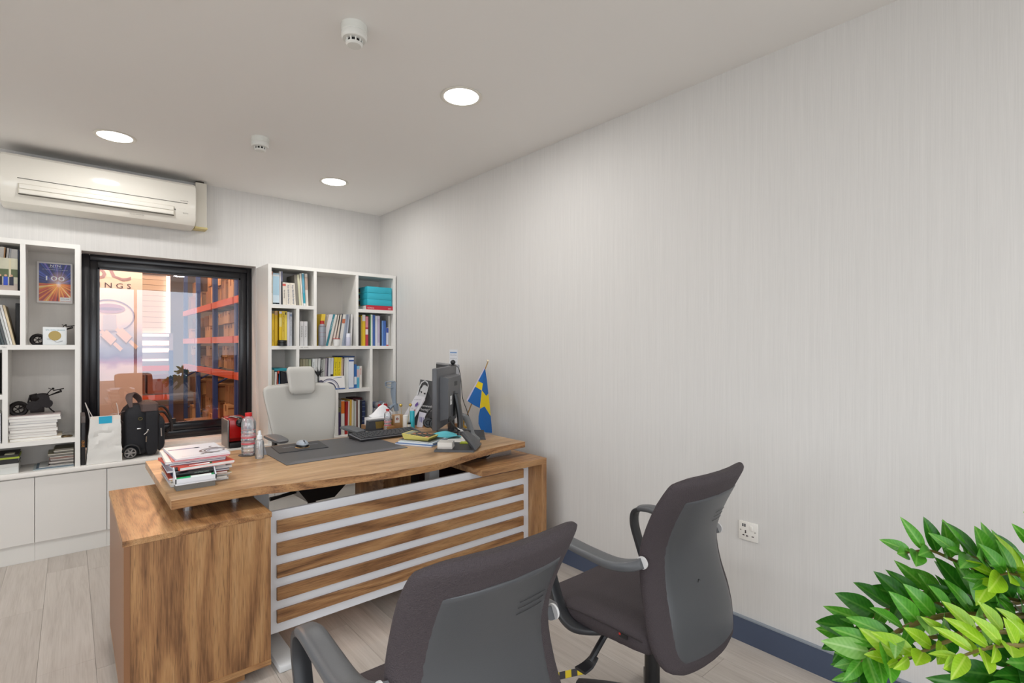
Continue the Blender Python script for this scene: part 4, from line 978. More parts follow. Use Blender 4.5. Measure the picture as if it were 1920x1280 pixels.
# left pedestal
px0, px1, py0, py1, pt = .145, .640, 2.288, 3.13, .690
obj('pedestal_top', MB().box(px0 - .004, px1 + .002, py0, py1, pt - .022, pt, .001, 1), M_WOODY, r)
obj('pedestal_front', MB().box(px0 + .002, px1 - .001, py0 + .004, py0 + .022, .072, pt - .022), M_WOODZ, r, sharp=0)
obj('pedestal_side', MB().box(px0, px0 + .018, py0 + .001, py1 - .002, .072, pt - .022), mat('#8a6040', .4), r, sharp=0)
obj('pedestal_side', MB().box(px1 - .018, px1, py0 + .022, py1 - .002, .072, pt - .022), M_WOODZ, r, sharp=0)
obj('pedestal_bottom', MB().box(px0, px1, py0 + .001, py1 - .002, .050, .072), M_WOODX, r, sharp=0)
obj('pedestal_back', MB().box(px0 + .018, px1 - .018, py1 - .022, py1 - .003, .072, pt - .022), M_WOODX, r, sharp=0)
obj('pedestal_plinth', MB().box(px0 + .05, px1 - .09, py0 + .05, py1 - .05, 0, .050), M_WOODX, r, sharp=0)
for i, xx in enumerate((.38, .56)):
    for yy in (2.55, 3.05): obj('spacer', MB().cyl((xx, yy, pt), (xx, yy, DB), .018), M_STEEL, r)
# modesty panel and slats
MX0, MX1, MY = .643, 2.202, 2.392
obj('modesty_panel', MB().box(MX0, MX1, MY, MY + .018, .120, .658, .001, 1), M_PANEL, r)
obj('panel_return', MB().box(MX1 - .018, MX1, MY + .018, MY + .16, .120, .658), M_PANEL, r, sharp=0)
for i in range(5):
    zt_s = .617 - .0988 * i
    obj('slat', MB().box(.69, 2.15, MY - .014, MY - .0005, zt_s - .056, zt_s, .001, 1), M_WOODX, r)
obj('slat_backing_strip', MB().box(.688, 2.152, MY - .0006, MY, .20, .21), M_PANEL, r, sharp=0)  # thin strip in panel colour behind the lowest slat
# right end: low top and end panel
obj('side_top', MB().box(1.743, 2.246, 2.272, 2.90, .655, .690, .001, 1), M_WOODX, r)
obj('end_panel', MB().box(2.204, 2.246, 2.273, 2.90, .030, .655), M_WOODZ, r, sharp=0)
obj('end_plinth', MB().box(2.20, 2.262, 2.26, 2.91, 0, .030), M_WOODX, r, sharp=0)
obj('drawer_unit', MB().box(1.445, 1.62, 2.85, 3.28, .03, .70), M_WOODZ, r, sharp=0)
obj('drawer_front', MB().box(1.437, 1.4445, 2.86, 3.27, .50, .69), M_WOODX, r, sharp=0)
obj('spacer', MB().box(1.95, 2.15, 2.50, 2.56, .690, DB), M_STEEL, r, sharp=0)
obj('spacer', MB().cyl((2.1, 2.8, .690), (2.1, 2.8, DB), .018), M_STEEL, r)
# white metal T legs
wm = mat('#d9dbdc', .35)
for xx in (.71, 1.70):
    obj('leg', MB().box(xx - .035, xx + .035, 2.70, 2.76, .03, DB - .002, .004), wm, r)
    obj('foot', MB().box(xx - .04, xx + .04, 2.28 if xx < 1 else 2.44, 3.2, 0, .03, .006), wm, r)
obj('crossbeam', MB().box(.75, 1.66, 2.705, 2.755, .703, .735), wm, r, sharp=0)
cb_ = MB().tube([(1.75, 2.72, .744), (1.78, 2.6, .70), (1.90, 2.45, .71), (2.0, 2.50, .744)], .003, n=6, smooth=5); obj('hanging_cable', cb_, M_BLACK, r)

# ------------------------------------------------------------------ desk pad, mouse, keyboard
r = root('desk_pad', (1.3, 3.0, DT), 'large dark grey desk pad with a paler front strip on the walnut desk', 'desk pad')
padm = mat('#47474a', .38, bump=('noise', 600, .08), key='pad')
obj('pad', MB().box(.83, 1.52, 2.71, 3.27, DT + .0002, DT + .003, .001, 1), padm, r)
obj('edge_strip', MB().hexa([(.84, 2.714, DT + .003), (1.52, 2.714, DT + .003), (1.52, 2.765, DT + .003), (.885, 2.765, DT + .003)], [(.84, 2.715, DT + .0035), (1.52, 2.715, DT + .0035), (1.52, 2.764, DT + .005), (.887, 2.764, DT + .005)]), mat('#5a5a5f', .35), r, sharp=0)
r = root('mouse_pad', (1.04, 3.14, DT + .003), 'small black mouse pad with pale lettering under the mouse', 'mouse pad')
obj('pad', MB().hexa([(.888, 3.025, DT + .0032), (1.163, 3.015, DT + .0032), (1.193, 3.262, DT + .0032), (.909, 3.262, DT + .0032)], [(.888, 3.025, DT + .006), (1.163, 3.015, DT + .006), (1.193, 3.262, DT + .006), (.909, 3.262, DT + .006)]), mat('#2b2d31', .5), r, sharp=0)
t = MB(); text(t, 'TECHNICS', (.945, 3.155, DT + .0063), X, Y, h=.017, length=.085); text(t, 'NETWORK', (1.10, 3.16, DT + .0063), X, Y, h=.012, length=.055); obj('lettering', t, mat('#aeb4bd', .5), r, sharp=0)
m = MB().lathe([(.036, 0), (.040, .0004), (.036, .0005)], (1.045, 3.115, DT + .0062), 28); obj('ring_print', m, mat('#d9ac6a', .5), r)
r = root('computer_mouse', (1.05, 3.14, DT + .006), 'grey and black wireless mouse on the small mouse pad', 'mouse')
c = Vector((1.05, 3.135, DT + .0062))
def dome(rx, ry, h, flat=0, z0=0.0, rows=8, n=24):
    L_ = []
    for i in range(rows + 1):
        t_ = i / rows; q = max(math.cos(t_ * math.pi / 2), .02) ** .75
        L_.append([c + Vector((rx * q * math.cos(a), ry * q * math.sin(a) - .006 * t_, z0 + h * math.sin(t_ * math.pi / 2))) for a in [k * math.tau / n for k in range(n)]])
    return MB().loft(L_)
obj('shell', dome(.036, .054, .034, z0=.0), mat('#1c1d20', .4), r)
obj('top_shell', dome(.034, .052, .030, z0=.008), mat('#a6b0bb', .35, .1), r)
obj('scroll_wheel', MB().cyl((1.047, 3.105, DT + .0375), (1.053, 3.105, DT + .0375), .009, n=14), M_BLACK, r)
obj('button_gap', MB().box(1.049, 1.051, 3.083, 3.098, DT + .031, DT + .0375), M_BLACK, r, sharp=0)
# keyboard
r = root('keyboard', (1.6, 3.14, DT), 'black keyboard with glossy wrist edge lying towards the monitors', 'keyboard')
kx0, kx1, ky0, ky1 = 1.375, 1.835, 3.06, 3.22; kz = DT + .004
def kt(yy): return kz + .010 + (yy - ky0) / (ky1 - ky0) * .016
b0 = [(kx0 + .01, ky0 - .005, kz), (kx1 - .01, ky0 - .005, kz), (kx1, ky1, kz), (kx0, ky1, kz)]
obj('case', MB().hexa(b0, [(kx0 + .01, ky0 - .005, kt(ky0)), (kx1 - .01, ky0 - .005, kt(ky0)), (kx1, ky1, kt(ky1)), (kx0, ky1, kt(ky1))]), mat('#1b1b1e', .3), r, sharp=20)
rim = MB()
for p, q in (((kx0 + .012, ky0), (kx1 - .012, ky0)), ((kx1 - .012, ky0), (kx1 - .003, ky1 - .003)), ((kx1 - .003, ky1 - .003), (kx0 + .003, ky1 - .003)), ((kx0 + .003, ky1 - .003), (kx0 + .012, ky0))):
    rim.cyl((p[0], p[1], kt(p[1])), (q[0], q[1], kt(q[1])), .004, n=8)
obj('rim', rim, mat('#77787c', .3, .3), r)
km = mat('#3a3b3e', .4); keyme = None
for j in range(6):
    yy = ky0 + .020 + j * .0225
    nk = [10, 13, 14, 15, 16, 16][j]; x_ = kx0 + .014; wtot = kx1 - kx0 - .028
    ws = ([.9, .9, 4.0] + [.9] * (nk - 3)) if j == 0 else [1] * nk
    un = wtot / sum(ws)
    for k_ in range(nk):
        w_ = ws[k_] * un
        obj('key', MB().hexa([(x_ + .001, yy, kt(yy)), (x_ + w_ - .001, yy, kt(yy)), (x_ + w_ - .001, yy + .019, kt(yy + .019)), (x_ + .001, yy + .019, kt(yy + .019))],
            [(x_ + .0028, yy + .002, kt(yy) + .006), (x_ + w_ - .0028, yy + .002, kt(yy) + .006), (x_ + w_ - .0028, yy + .016, kt(yy + .019) + .006), (x_ + .0028, yy + .016, kt(yy + .019) + .006)]), km, r, sharp=0)
        x_ += w_
for xx in (kx0 + .05, kx1 - .05): obj('foot', MB().box(xx - .02, xx + .02, ky1 - .03, ky1 - .005, DT + .0005, kz + .002), M_BLACK, r, sharp=0)

# ------------------------------------------------------------------ papers, tray and markers
sx0, sx1, sy0, sy1 = .322, .555, 2.60, 2.93
z = DT + .0005
sheets = [('#c9ccd6', .010, 'white stapled booklet'), ('#dcd9cf', .010, 'cream booklet'), ('#b9c0cc', .008, 'grey blue booklet'), ('#c9ae76', .006, 'tan envelope'), ('#b8452c', .008, 'orange red folder'), ('#25345c', .007, 'navy folder'), ('#d3d6da', .011, 'white thick catalogue'), ('#b4bccb', .008, 'pale blue brochure'), ('#d8dade', .008, 'white brochure'),
          ('#d2452a', .013, 'bright red folded brochure'), ('#2f4a80', .007, 'dark blue brochure'), ('#dfe0e4', .010, 'white magazine'), ('#c03040', .004, 'thin red leaflet'), ('#dde2ea', .008, 'white magazine printed with a bearing drawing on top')]
rn = random.Random(11)
for i, (c_, th, lb) in enumerate(sheets):
    rot = rn.uniform(-.05, .05); ox, oy = rn.uniform(-.010, .010), rn.uniform(-.012, .012)
    if i == 9: rot = .14; oy = -.05
    if i == 13: rot = .02; ox = .006; oy = .0
    cx_, cy_ = (sx0 + sx1) / 2 + ox, (sy0 + sy1) / 2 + oy
    r = root('magazine', (cx_, cy_, z), lb + ', %s up in the desk stack' % ORD[i], 'magazine', 'papers stacked on the desk corner', rz=rot)
    hx, hy = (sx1 - sx0) / 2 - rn.uniform(0, .012), (sy1 - sy0) / 2 - rn.uniform(0, .015)
    curl = rn.uniform(.0, .004)
    obj('page_block', MB().box(-hx + .001, hx - .002, -hy + .001, hy - .001, .0008, th - .0012), mat('#e8e7e4', .8), r, world=False, sharp=0)
    obj('cover', MB().box(-hx, hx, -hy, hy, th - .0012, th - .0002).box(-hx, hx, -hy, hy, 0, .0008).box(-hx - .0004, -hx + .001, -hy, hy, 0, th - .0002), mat(c_, .35), r, world=False, sharp=0)
    if i == 13:
        pr = MB(); zt2 = th + .0004
        def pf(pts_, mi): pr.face([(-hx + 2 * hx * a, -hy + 2 * hy * b, zt2) for a, b in pts_], mi)
        pf([(.03, .68), (.62, .68), (.62, .73), (.03, .73)], 0)
        def ar(cx, cy, r0, r1, a0, a1, mi, n=14, z_=0):
            for k_ in range(n):
                p, q = a0 + (a1 - a0) * k_ / n, a0 + (a1 - a0) * (k_ + 1) / n
                pr.face([(-hx + 2 * hx * cx + rr * math.cos(t), -hy + 2 * hy * cy + rr * math.sin(t), zt2 + z_) for rr, t in ((r0, p), (r1, p), (r1, q), (r0, q))], mi)
        ar(.80, .34, .052, .062, .3, 4.9, 1); ar(.80, .34, .036, .044, 0, 6.2, 1); ar(.80, .34, .018, .030, .6, 3.4, 2); ar(.60, .12, .014, .026, .1, 3.0, 1); ar(.90, .62, .02, .027, 2, 5, 1); ar(.55, .70, .0, .012, 0, 6.28, 2)
        obj('print', pr, [mat('#6a70a8', .4), mat('#55545e', .4), mat('#8d93a8', .4)], r, world=False, sharp=0, fix=False)
        t = MB(); text(t, 'BEARINGS CATALOGUE', (-hx + .03, -hy + .03, zt2), X, Y, h=.006); obj('lettering', t, mat('#7c7c80', .5), r, world=False, sharp=0)
    z += th + .0003
# marker tray
r = root('marker_tray', (.41, 2.55, DT), 'white marker holder on a grey eraser base in front of the paper stack', 'marker holder')
tx0, tx1 = .332, .483
obj('eraser_base', MB().box(tx0 + .004, tx1 - .004, 2.532, 2.592, DT + .0005, DT + .022), mat('#6f6d68', .8, bump=('noise', 300, .5)), r, sharp=0)
m = MB().box(tx0, tx1, 2.530, 2.595, DT + .022, DT + .034, .003); m.box(tx0, tx1, 2.530, 2.533, DT + .03, DT + .050); m.hexa([(tx0, 2.53, DT + .03), (tx0 + .004, 2.53, DT + .03), (tx0 + .004, 2.595, DT + .03), (tx0, 2.595, DT + .03)], [(tx0, 2.53, DT + .052), (tx0 + .004, 2.53, DT + .052), (tx0 + .004, 2.595, DT + .09), (tx0, 2.595, DT + .09)])
m.hexa([(tx1 - .004, 2.53, DT + .03), (tx1, 2.53, DT + .03), (tx1, 2.595, DT + .03), (tx1 - .004, 2.595, DT + .03)], [(tx1 - .004, 2.53, DT + .052), (tx1, 2.53, DT + .052), (tx1, 2.595, DT + .09), (tx1 - .004, 2.595, DT + .09)])
obj('holder', m, mat('#e3e8ef', .3), r, sharp=30)
def marker(y, z, capc, bodyc, label, ringc, ztilt=0):
    r = root('marker', (.41, y, z), label, 'marker', 'whiteboard markers in the tray')
    a, b = tx0 + .006, tx1 - .006
    obj('barrel', MB().cyl((a + .05, y, z), (b - .004, y, z + ztilt), .0098, n=18), mat(bodyc, .35), r)
    obj('cap', MB().cyl((a, y, z - ztilt * .3), (a + .05, y, z), .0085, .0102, n=18), mat(capc, .3), r)
    obj('end_plug', MB().cyl((b - .012, y, z + ztilt * .93), (b - .002, y, z + ztilt), .0101, n=18), mat(ringc, .35), r)
    t = MB(); text(t, 'WHITEBOARD', (a + .065, y - .0102, z - .003), X, Z, h=.006); obj('lettering', t, mat('#8a9a8e', .5), r, sharp=0)
marker(2.545, DT + .045, '#1fa565', '#e4e9e6', 'green-capped white marker at the front of the tray', '#12854e')
marker(2.560, DT + .064, '#141518', '#1c1e20', 'all-black marker in the middle of the tray', '#1c1e20')
marker(2.580, DT + .083, '#141518', '#e2e4e4', 'black-capped white marker at the back of the tray', '#1c5a34', .003)

# ------------------------------------------------------------------ bottles
M_WATER = clear_mat('pet_bottle', '#fbfdff', .1, .26, '#f4f8fc')
def water_bottle(x, y, z, H, R, label, name='water_bottle'):
    r = root(name, (x, y, z), label, 'bottle')
    pr = [(.001, .002), (R * .8, 0), (R, .006)]
    nrib = 7
    for i in range(nrib):
        t0 = .03 + .62 * i / nrib; pr += [(R, H * t0), (R * .955, H * (t0 + .02)), (R, H * (t0 + .045))]
    pr += [(R, H * .70), (R * .97, H * .78), (R * .75, H * .855), (R * .42, H * .895), (R * .40, H * .93)]
    obj('body', MB().lathe(pr, (x, y, z), 28), M_WATER, r)
    obj('cap', MB().lathe([(R * .46, H * .915), (R * .48, H * .925), (R * .48, H * .995), (.001, H)], (x, y, z), 24), mat('#cf2226', .35), r)
    lb = MB().lathe([(R * 1.006, H * .25), (R * 1.006, H * .29)], (x, y, z), 28); lb.lathe([(R * 1.006, H * .40), (R * 1.006, H * .43)], (x, y, z), 28)
    obj('label_band', lb, mat('#d6606a', .4), r)
    t = MB()
    d = Vector((-x, -y, 0)).normalized(); sd = Vector((-d.y, d.x, 0)); 
    for k_, (zf, s_) in enumerate(((.34, 'Al Ain'), (.48, 'PURE WATER'), (.56, '200 ml'), (.64, 'MINERAL'))):
        p = Vector((x, y, z + H * zf)) + d * (R * 1.03) - sd * R * .5; text(t, s_, p, sd, Z, h=H * (.05 if k_ == 0 else .025), length=R)
    obj('label_lettering', t, mat('#4a5a78', .5), r, sharp=0)
    return r
single('coaster', MB().lathe([(.001, 0), (.050, 0), (.052, .0015), (.050, .003), (.001, .003)], (0, 0, 0), 32), mat('#55504f', .6), 'round dark coaster under the large water bottle', 'coaster')
bpy.data.objects['coaster'].location = (.752, 3.115, DT + .0005)
water_bottle(.752, 3.115, DT + .0036, .232, .037, 'large clear water bottle with a red cap standing beside the paper stack')
water_bottle(*onz(727, 807, DT).to_tuple()[:2], DT, .155, .026, 'small clear water bottle with a red cap behind the keyboard')
x, y = .775, 2.985
r = root('spray_bottle', (x, y, DT), 'small clear spray bottle with a white pump beside the large water bottle', 'spray bottle')
obj('body', MB().lathe([(.001, .001), (.021, .001), (.0225, .006), (.0225, .085), (.020, .095), (.0125, .101), (.0125, .104)], (x, y, DT), 24), M_WATER, r)
obj('collar', MB().lathe([(.0135, .103), (.0135, .122), (.010, .124)], (x, y, DT), 20), mat('#e9ecef', .35), r)
obj('pump_head', MB().lathe([(.009, .122), (.009, .134), (.0075, .137), (.0065, .149), (.001, .150)], (x, y, DT), 16).cyl((x, y, DT + .141), (x - .012, y - .004, DT + .142), .0028), mat('#e9ecef', .35), r)
obj('dip_tube', MB().tube([(x, y, DT + .10), (x - .002, y, DT + .05), (x - .012, y, DT + .008)], .0016, n=6, smooth=3), mat('#dfe3e6', .4), r)
single('phone_stand', MB().hexa([(.80, 3.05, DT + .0005), (.83, 3.05, DT + .0005), (.83, 3.12, DT + .0005), (.80, 3.12, DT + .0005)], [(.812, 3.08, DT + .07), (.818, 3.08, DT + .07), (.818, 3.13, DT + .075), (.812, 3.13, DT + .075)]), mat('#7f8289', .4), 'small grey wedge stand between the water bottle and spray bottle', 'stand', sharp=0)

# ------------------------------------------------------------------ right side of desk: notebooks, calculator, mask
def slab(name, label, cat, P4, z0, th, m, bevel=False, group=None):
    """flat thing whose four corners are given in room coordinates"""
    cx_ = sum(p[0] for p in P4) / 4; cy_ = sum(p[1] for p in P4) / 4
    r = root(name, (cx_, cy_, z0), label, cat, group)
    obj('cover', MB().hexa([(p[0], p[1], z0 + .0003) for p in P4], [(p[0], p[1], z0 + .0013) for p in P4]).hexa([(p[0], p[1], z0 + th - .001) for p in P4], [(p[0], p[1], z0 + th) for p in P4]), m, r, sharp=0)
    q = [(cx_ + (p[0] - cx_) * .985, cy_ + (p[1] - cy_) * .985) for p in P4]
    obj('page_block', MB().hexa([(p[0], p[1], z0 + .0013) for p in q], [(p[0], p[1], z0 + th - .001) for p in q]), M_PAPER, r, sharp=0)
    return r
def rect(cx, cy, a, b, deg):
    t = math.radians(deg); c_, s_ = math.cos(t), math.sin(t)
    return [(cx + i * a / 2 * c_ - j * b / 2 * s_, cy + i * a / 2 * s_ + j * b / 2 * c_) for i, j in ((-1, -1), (1, -1), (1, 1), (-1, 1))]
R1 = rect(1.665, 2.79, .21, .26, 28)
slab('notebook', 'blue-covered spiral notebook at the bottom of the pile under the calculator', 'notebook', R1, DT, .009, mat('#2f68ad', .4))
nb = slab('notebook', 'white spiral pad on the blue notebook under the calculator', 'notebook', rect(1.68, 2.80, .20, .24, 30), DT + .0095, .008, mat('#dbe6ea', .5))
slab('notebook', 'thin dark green edged pad just under the calculator', 'notebook', rect(1.675, 2.81, .17, .22, 24), DT + .018, .006, mat('#2c3a38', .5))
t = math.radians(30); c_, s_ = math.cos(t), math.sin(t); m = MB()
for i in range(26):
    f = -.095 + i * .0076; px_, py_ = 1.68 + f * c_ + .12 * s_, 2.80 + f * s_ - .12 * c_
    m.tube([(px_ + .004 * s_, py_ - .004 * c_, DT + .009), (px_ - .002 * s_, py_ + .002 * c_, DT + .020), (px_ - .006 * s_, py_ + .006 * c_, DT + .0175)], .0009, n=4)
obj('spiral', m, mat('#2a4a70', .4), nb)
r = root('calculator', (1.66, 2.83, DT + .0245), 'yellow desktop calculator tilted on the notebooks', 'calculator')
R2 = rect(1.668, 2.815, .135, .19, 32); z0 = DT + .0245
up = [z0 + .016, z0 + .016, z0 + .036, z0 + .036]
lo_ = [(1.668 + (p[0] - 1.668) * .86, 2.815 + (p[1] - 2.815) * .86, z0 + (.0 if i < 2 else .0)) for i, p in enumerate(R2)]
obj('case', MB().hexa(lo_, [(p[0], p[1], u) for p, u in zip(R2, up)]), mat('#ddd075', .4), r, sharp=20)
def cpt(s_, t_, dz=0):
    a = Vector((*R2[0], up[0])); b = Vector((*R2[1], up[1])); d = Vector((*R2[3], up[3])); n = (b - a).cross(d - a).normalized()
    return a + (b - a) * s_ + (d - a) * t_ + n * dz
def cbox(s0, s1, t0, t1, h): return MB().hexa([cpt(s0, t0), cpt(s1, t0), cpt(s1, t1), cpt(s0, t1)], [cpt(s0 + .008, t0 + .006, h), cpt(s1 - .008, t0 + .006, h), cpt(s1 - .008, t1 - .006, h), cpt(s0 + .008, t1 - .006, h)])
obj('face_plate', cbox(.05, .95, .04, .96, .001), mat('#c9b85f', .4), r, sharp=0)
obj('display', cbox(.1, .9, .76, .93, .002), mat('#8a9078', .2), r, sharp=0)
for i in range(5):
    for j in range(5):
        obj('key', cbox(.09 + i * .168, .09 + i * .168 + .14, .08 + j * .132, .08 + j * .132 + .105, .005), mat('#4e4c44' if (i + j) % 5 else '#c08060', .4), r, sharp=0)
# face mask (crumpled blue cloth)
rn = random.Random(8)
r = root('face_mask', (1.93, 2.92, DT), 'crumpled turquoise face mask lying between calculator and monitors', 'face mask')
def mf(s_, t_):
    a = s_ - .5; b = t_ - .5
    return Vector((1.86 + .20 * a + .05 * b, 2.86 - .12 * a + .11 * b, DT + .012 + .022 * max(0, 1 - (a * a + b * b) * 3.4) + .007 * math.sin(s_ * 9 + t_ * 4) + .004 * math.sin(t_ * 23)))
obj('cloth', MB().grid(mf, 18, 12), mat('#5fbcc8', .75), r, solid=.0015, sharp=60)
obj('ear_loop', MB().tube([mf(0, .1), mf(0, .1) + Vector((-.05, -.02, -.012)), mf(0, .9) + Vector((-.05, .0, -.012)), mf(0, .9)], .0014, n=6, smooth=4), mat('#dfe7e8', .7), r)
single('paper_sheet', MB().hexa([(1.70, 2.66, DT + .0003), (1.86, 2.60, DT + .0003), (2.0, 2.80, DT + .0003), (1.84, 2.88, DT + .0003)], [(1.70, 2.66, DT + .0012), (1.86, 2.60, DT + .0012), (2.0, 2.80, DT + .0012), (1.84, 2.88, DT + .0012)]), M_PAPER, 'loose white paper sheet under the face mask', 'paper', sharp=0)

# ------------------------------------------------------------------ monitors
wd = Vector((.731, .682, 0)).normalized(); nd = Vector((-wd.y, wd.x, 0))          # panel direction, screen direction
Pn = Vector((1.512, 2.396, 0)); L = .50; z0m, z1m = .92, 1.262
MONM = mat('#4b4c50', .38, bump=('noise', 400, .08), key='monitor_back')
r = root('monitor', (1.742, 2.505, DT), 'dark grey monitor seen from behind on the desk edge, nearer of two', 'monitor')
def mb_(a0, a1, n0, n1, z0, z1, bev=.003, taper=None, mb=None):
    """box in the monitor frame: along panel, along screen normal"""
    mb = mb or MB(); t = MB().box(a0, a1, n0, n1, z0, z1, bev) if bev else MB().box(a0, a1, n0, n1, z0, z1)
    M_ = Matrix(((wd.x, nd.x, 0, Pn.x), (wd.y, nd.y, 0, Pn.y), (0, 0, 1, 0), (0, 0, 0, 1)))
    bmesh.ops.transform(t.bm, matrix=M_, verts=t.bm.verts); mb._merge(t.bm); return mb
def mpt(a, n, z): return Pn + wd * a + nd * n + Z * z
obj('back_shell', mb_(0, L, -.010, .018, z0m, z1m, .006), MONM, r)
obj('screen', mb_(.012, L - .012, .0181, .0195, z0m + .02, z1m - .012, 0), mat('#0a0a0c', .08), r, sharp=0)
def frus(a0, a1, z0, z1, n0, sa, sz, n1):
    return MB().hexa([mpt(a0, n0, z0), mpt(a0 + sa, n1, z0 + sz), mpt(a1 - sa, n1, z0 + sz), mpt(a1, n0, z0)], [mpt(a0, n0, z1), mpt(a0 + sa, n1, z1 - sz), mpt(a1 - sa, n1, z1 - sz), mpt(a1, n0, z1)])
obj('rear_housing', frus(.07, .43, .965, 1.215, -.009, .012, .012, -.055), MONM, r, sharp=20)
g = MB()
for i in range(22):
    z_ = .985 + i * .0098; g.hexa([mpt(.0735, -.0125, z_), mpt(.0815, -.050, z_), mpt(.083, -.050, z_), mpt(.075, -.0125, z_)], [mpt(.0735, -.0125, z_ + .004), mpt(.0815, -.050, z_ + .004), mpt(.083, -.050, z_ + .004), mpt(.075, -.0125, z_ + .004)])
vs_ = obj('cooling_slots', g, M_BLACK, r, sharp=0); vs_['kind'] = 'stuff'
obj('rear_slot', mb_(.24, .31, -.0562, -.0552, 1.15, 1.175, 0), M_BLACK, r, sharp=0)
obj('cable_recess', mb_(.20, .255, -.0560, -.0552, .975, 1.12, 0), M_BLACK, r, sharp=0)
obj('service_label', mb_(.125, .165, -.0562, -.0553, 1.05, 1.10, 0), mat('#dcdcdc', .5), r, sharp=0)
obj('label_mark', mb_(.140, .150, -.0566, -.0562, 1.07, 1.082, 0), M_BLACK, r, sharp=0)
obj('stand_column', MB().strip([mpt(.26, -.058, 1.10), mpt(.26, -.075, 1.02), mpt(.26, -.085, .93), mpt(.25, -.085, .86)], .075, .028, wd, smooth=3), mat('#232427', .35), r)
ba = MB().hexa([(1.572, 2.504, DT + .0005), (1.737, 2.343, DT + .0005), (1.92, 2.51, DT + .0005), (1.752, 2.675, DT + .0005)], [(1.575, 2.504, DT + .012), (1.737, 2.346, DT + .012), (1.916, 2.51, DT + .012), (1.752, 2.672, DT + .012)])
obj('stand_base', ba, mat('#2b2b2e', .35), r, sharp=30)
sarm = MB(); c1 = Vector((1.825, 2.425, DT + .012))
sarm.strip([c1 + Vector((-.005, -.005, -.006)), c1 + Vector((-.02, .02, .03)), c1 + Vector((-.05, .06, .075)), mpt(.26, -.08, .90)], [.165, .15, .11, .07], [.03, .035, .03, .022], wd, smooth=4)
obj('stand_arm', sarm, mat('#4a4b4e', .4), r)
obj('webcam_cable', MB().tube([mpt(.46, .0, 1.265), mpt(.52, -.02, 1.24), mpt(.55, -.03, 1.15), mpt(.50, -.05, 1.05), mpt(.56, -.07, .95), mpt(.66, -.08, .84)], .0022, n=6, smooth=6), M_BLACK, r)
obj('display_cable', MB().tube([mpt(.13, -.05, .965), mpt(.14, -.08, .92), mpt(.19, -.10, .895), mpt(.26, -.115, .885), mpt(.38, -.12, .86), mpt(.47, -.10, .85)], .006, n=8, smooth=6), M_BLACK, r)
obj('cable_tag', MB().tube([mpt(.155, -.088, .91), mpt(.19, -.10, .895), mpt(.225, -.109, .888)], .0066, n=8, smooth=3), mat('#e4e4e4', .5), r)
obj('cable_plug', mb_(.095, .12, -.066, -.05, .955, .985, .003), M_BLACK, r)
r = root('webcam', (1.85, 2.72, 1.262), 'small black webcam clipped on the near monitor top', 'webcam')
obj('body', MB().sphere(mpt(.44, .0, 1.282), .016, 12, sc=(1, 1, 1)), M_BLACK, r); obj('clip', mb_(.425, .455, -.016, .024, 1.2625, 1.268, .002), M_BLACK, r)
# second monitor
wd, nd, Pn = Vector((.3, .954, 0)).normalized(), None, Vector((1.935, 2.80, 0)); nd = Vector((-wd.y, wd.x, 0)); L = .50
r = root('monitor', (2.05, 3.03, DT), 'second monitor showing a sliver of dark screen and silver edge, behind the nearer one', 'monitor')
obj('back_shell', mb_(0, L, -.02, .008, .92, 1.262, .005), mat('#8f8f92', .35), r)
obj('screen', mb_(.010, L - .010, .0081, .0095, .935, 1.25, 0), mat('#1b1a1c', .15), r, sharp=0)
obj('stand_column', mb_(.21, .29, -.05, -.0205, .80, 1.10, .004), M_DARK, r)
obj('stand_base', mb_(.16, .32, -.085, .06, DT + .0005, DT + .012, .003), M_DARK, r)
obj('stand_foot_post', mb_(.22, .28, -.05, -.02, DT + .012, .80, 0), M_DARK, r, sharp=0)
# sticky pads, memo block
r = root('memo_block', onz(845, 832, DT + .012), 'white memo paper block lying on the monitor foot', 'memo block')
p = Vector((1.665, 2.52, DT + .0125)); a_, b_ = Vector((.72, -.69, 0)) * .085, Vector((.69, .72, 0)) * .085
obj('paper', MB().hexa([p - a_ * .5 - b_ * .5 + Z * .012, p + a_ * .5 - b_ * .5 + Z * .012, p + a_ * .5 + b_ * .5 + Z * .012, p - a_ * .5 + b_ * .5 + Z * .012], [p - a_ * .5 - b_ * .5 + Z * .036, p + a_ * .5 - b_ * .5 + Z * .036, p + a_ * .5 + b_ * .5 + Z * .036, p - a_ * .5 + b_ * .5 + Z * .036]), mat('#e6e3dc', .8), r, sharp=0)
obj('backing_card', MB().hexa([p - a_ * .5 - b_ * .5, p + a_ * .52 - b_ * .5, p + a_ * .52 + b_ * .5, p - a_ * .5 + b_ * .5], [p - a_ * .5 - b_ * .5 + Z * .0118, p + a_ * .52 - b_ * .5 + Z * .0118, p + a_ * .52 + b_ * .5 + Z * .0118, p - a_ * .5 + b_ * .5 + Z * .0118]), mat('#cfc9c2', .8), r, sharp=0)
p = Vector((1.79, 2.56, DT + .0123))
single('sticky_notes', MB().hexa([p, p + a_ * .7, p + a_ * .7 + b_ * .7, p + b_ * .7], [p + Z * .004, p + a_ * .7 + Z * .004, p + (a_ + b_) * .7 + Z * .004, p + b_ * .7 + Z * .004]), mat('#c3d23a', .6), 'lime yellow sticky note pad on the monitor foot', 'sticky notes', origin=p, sharp=0)
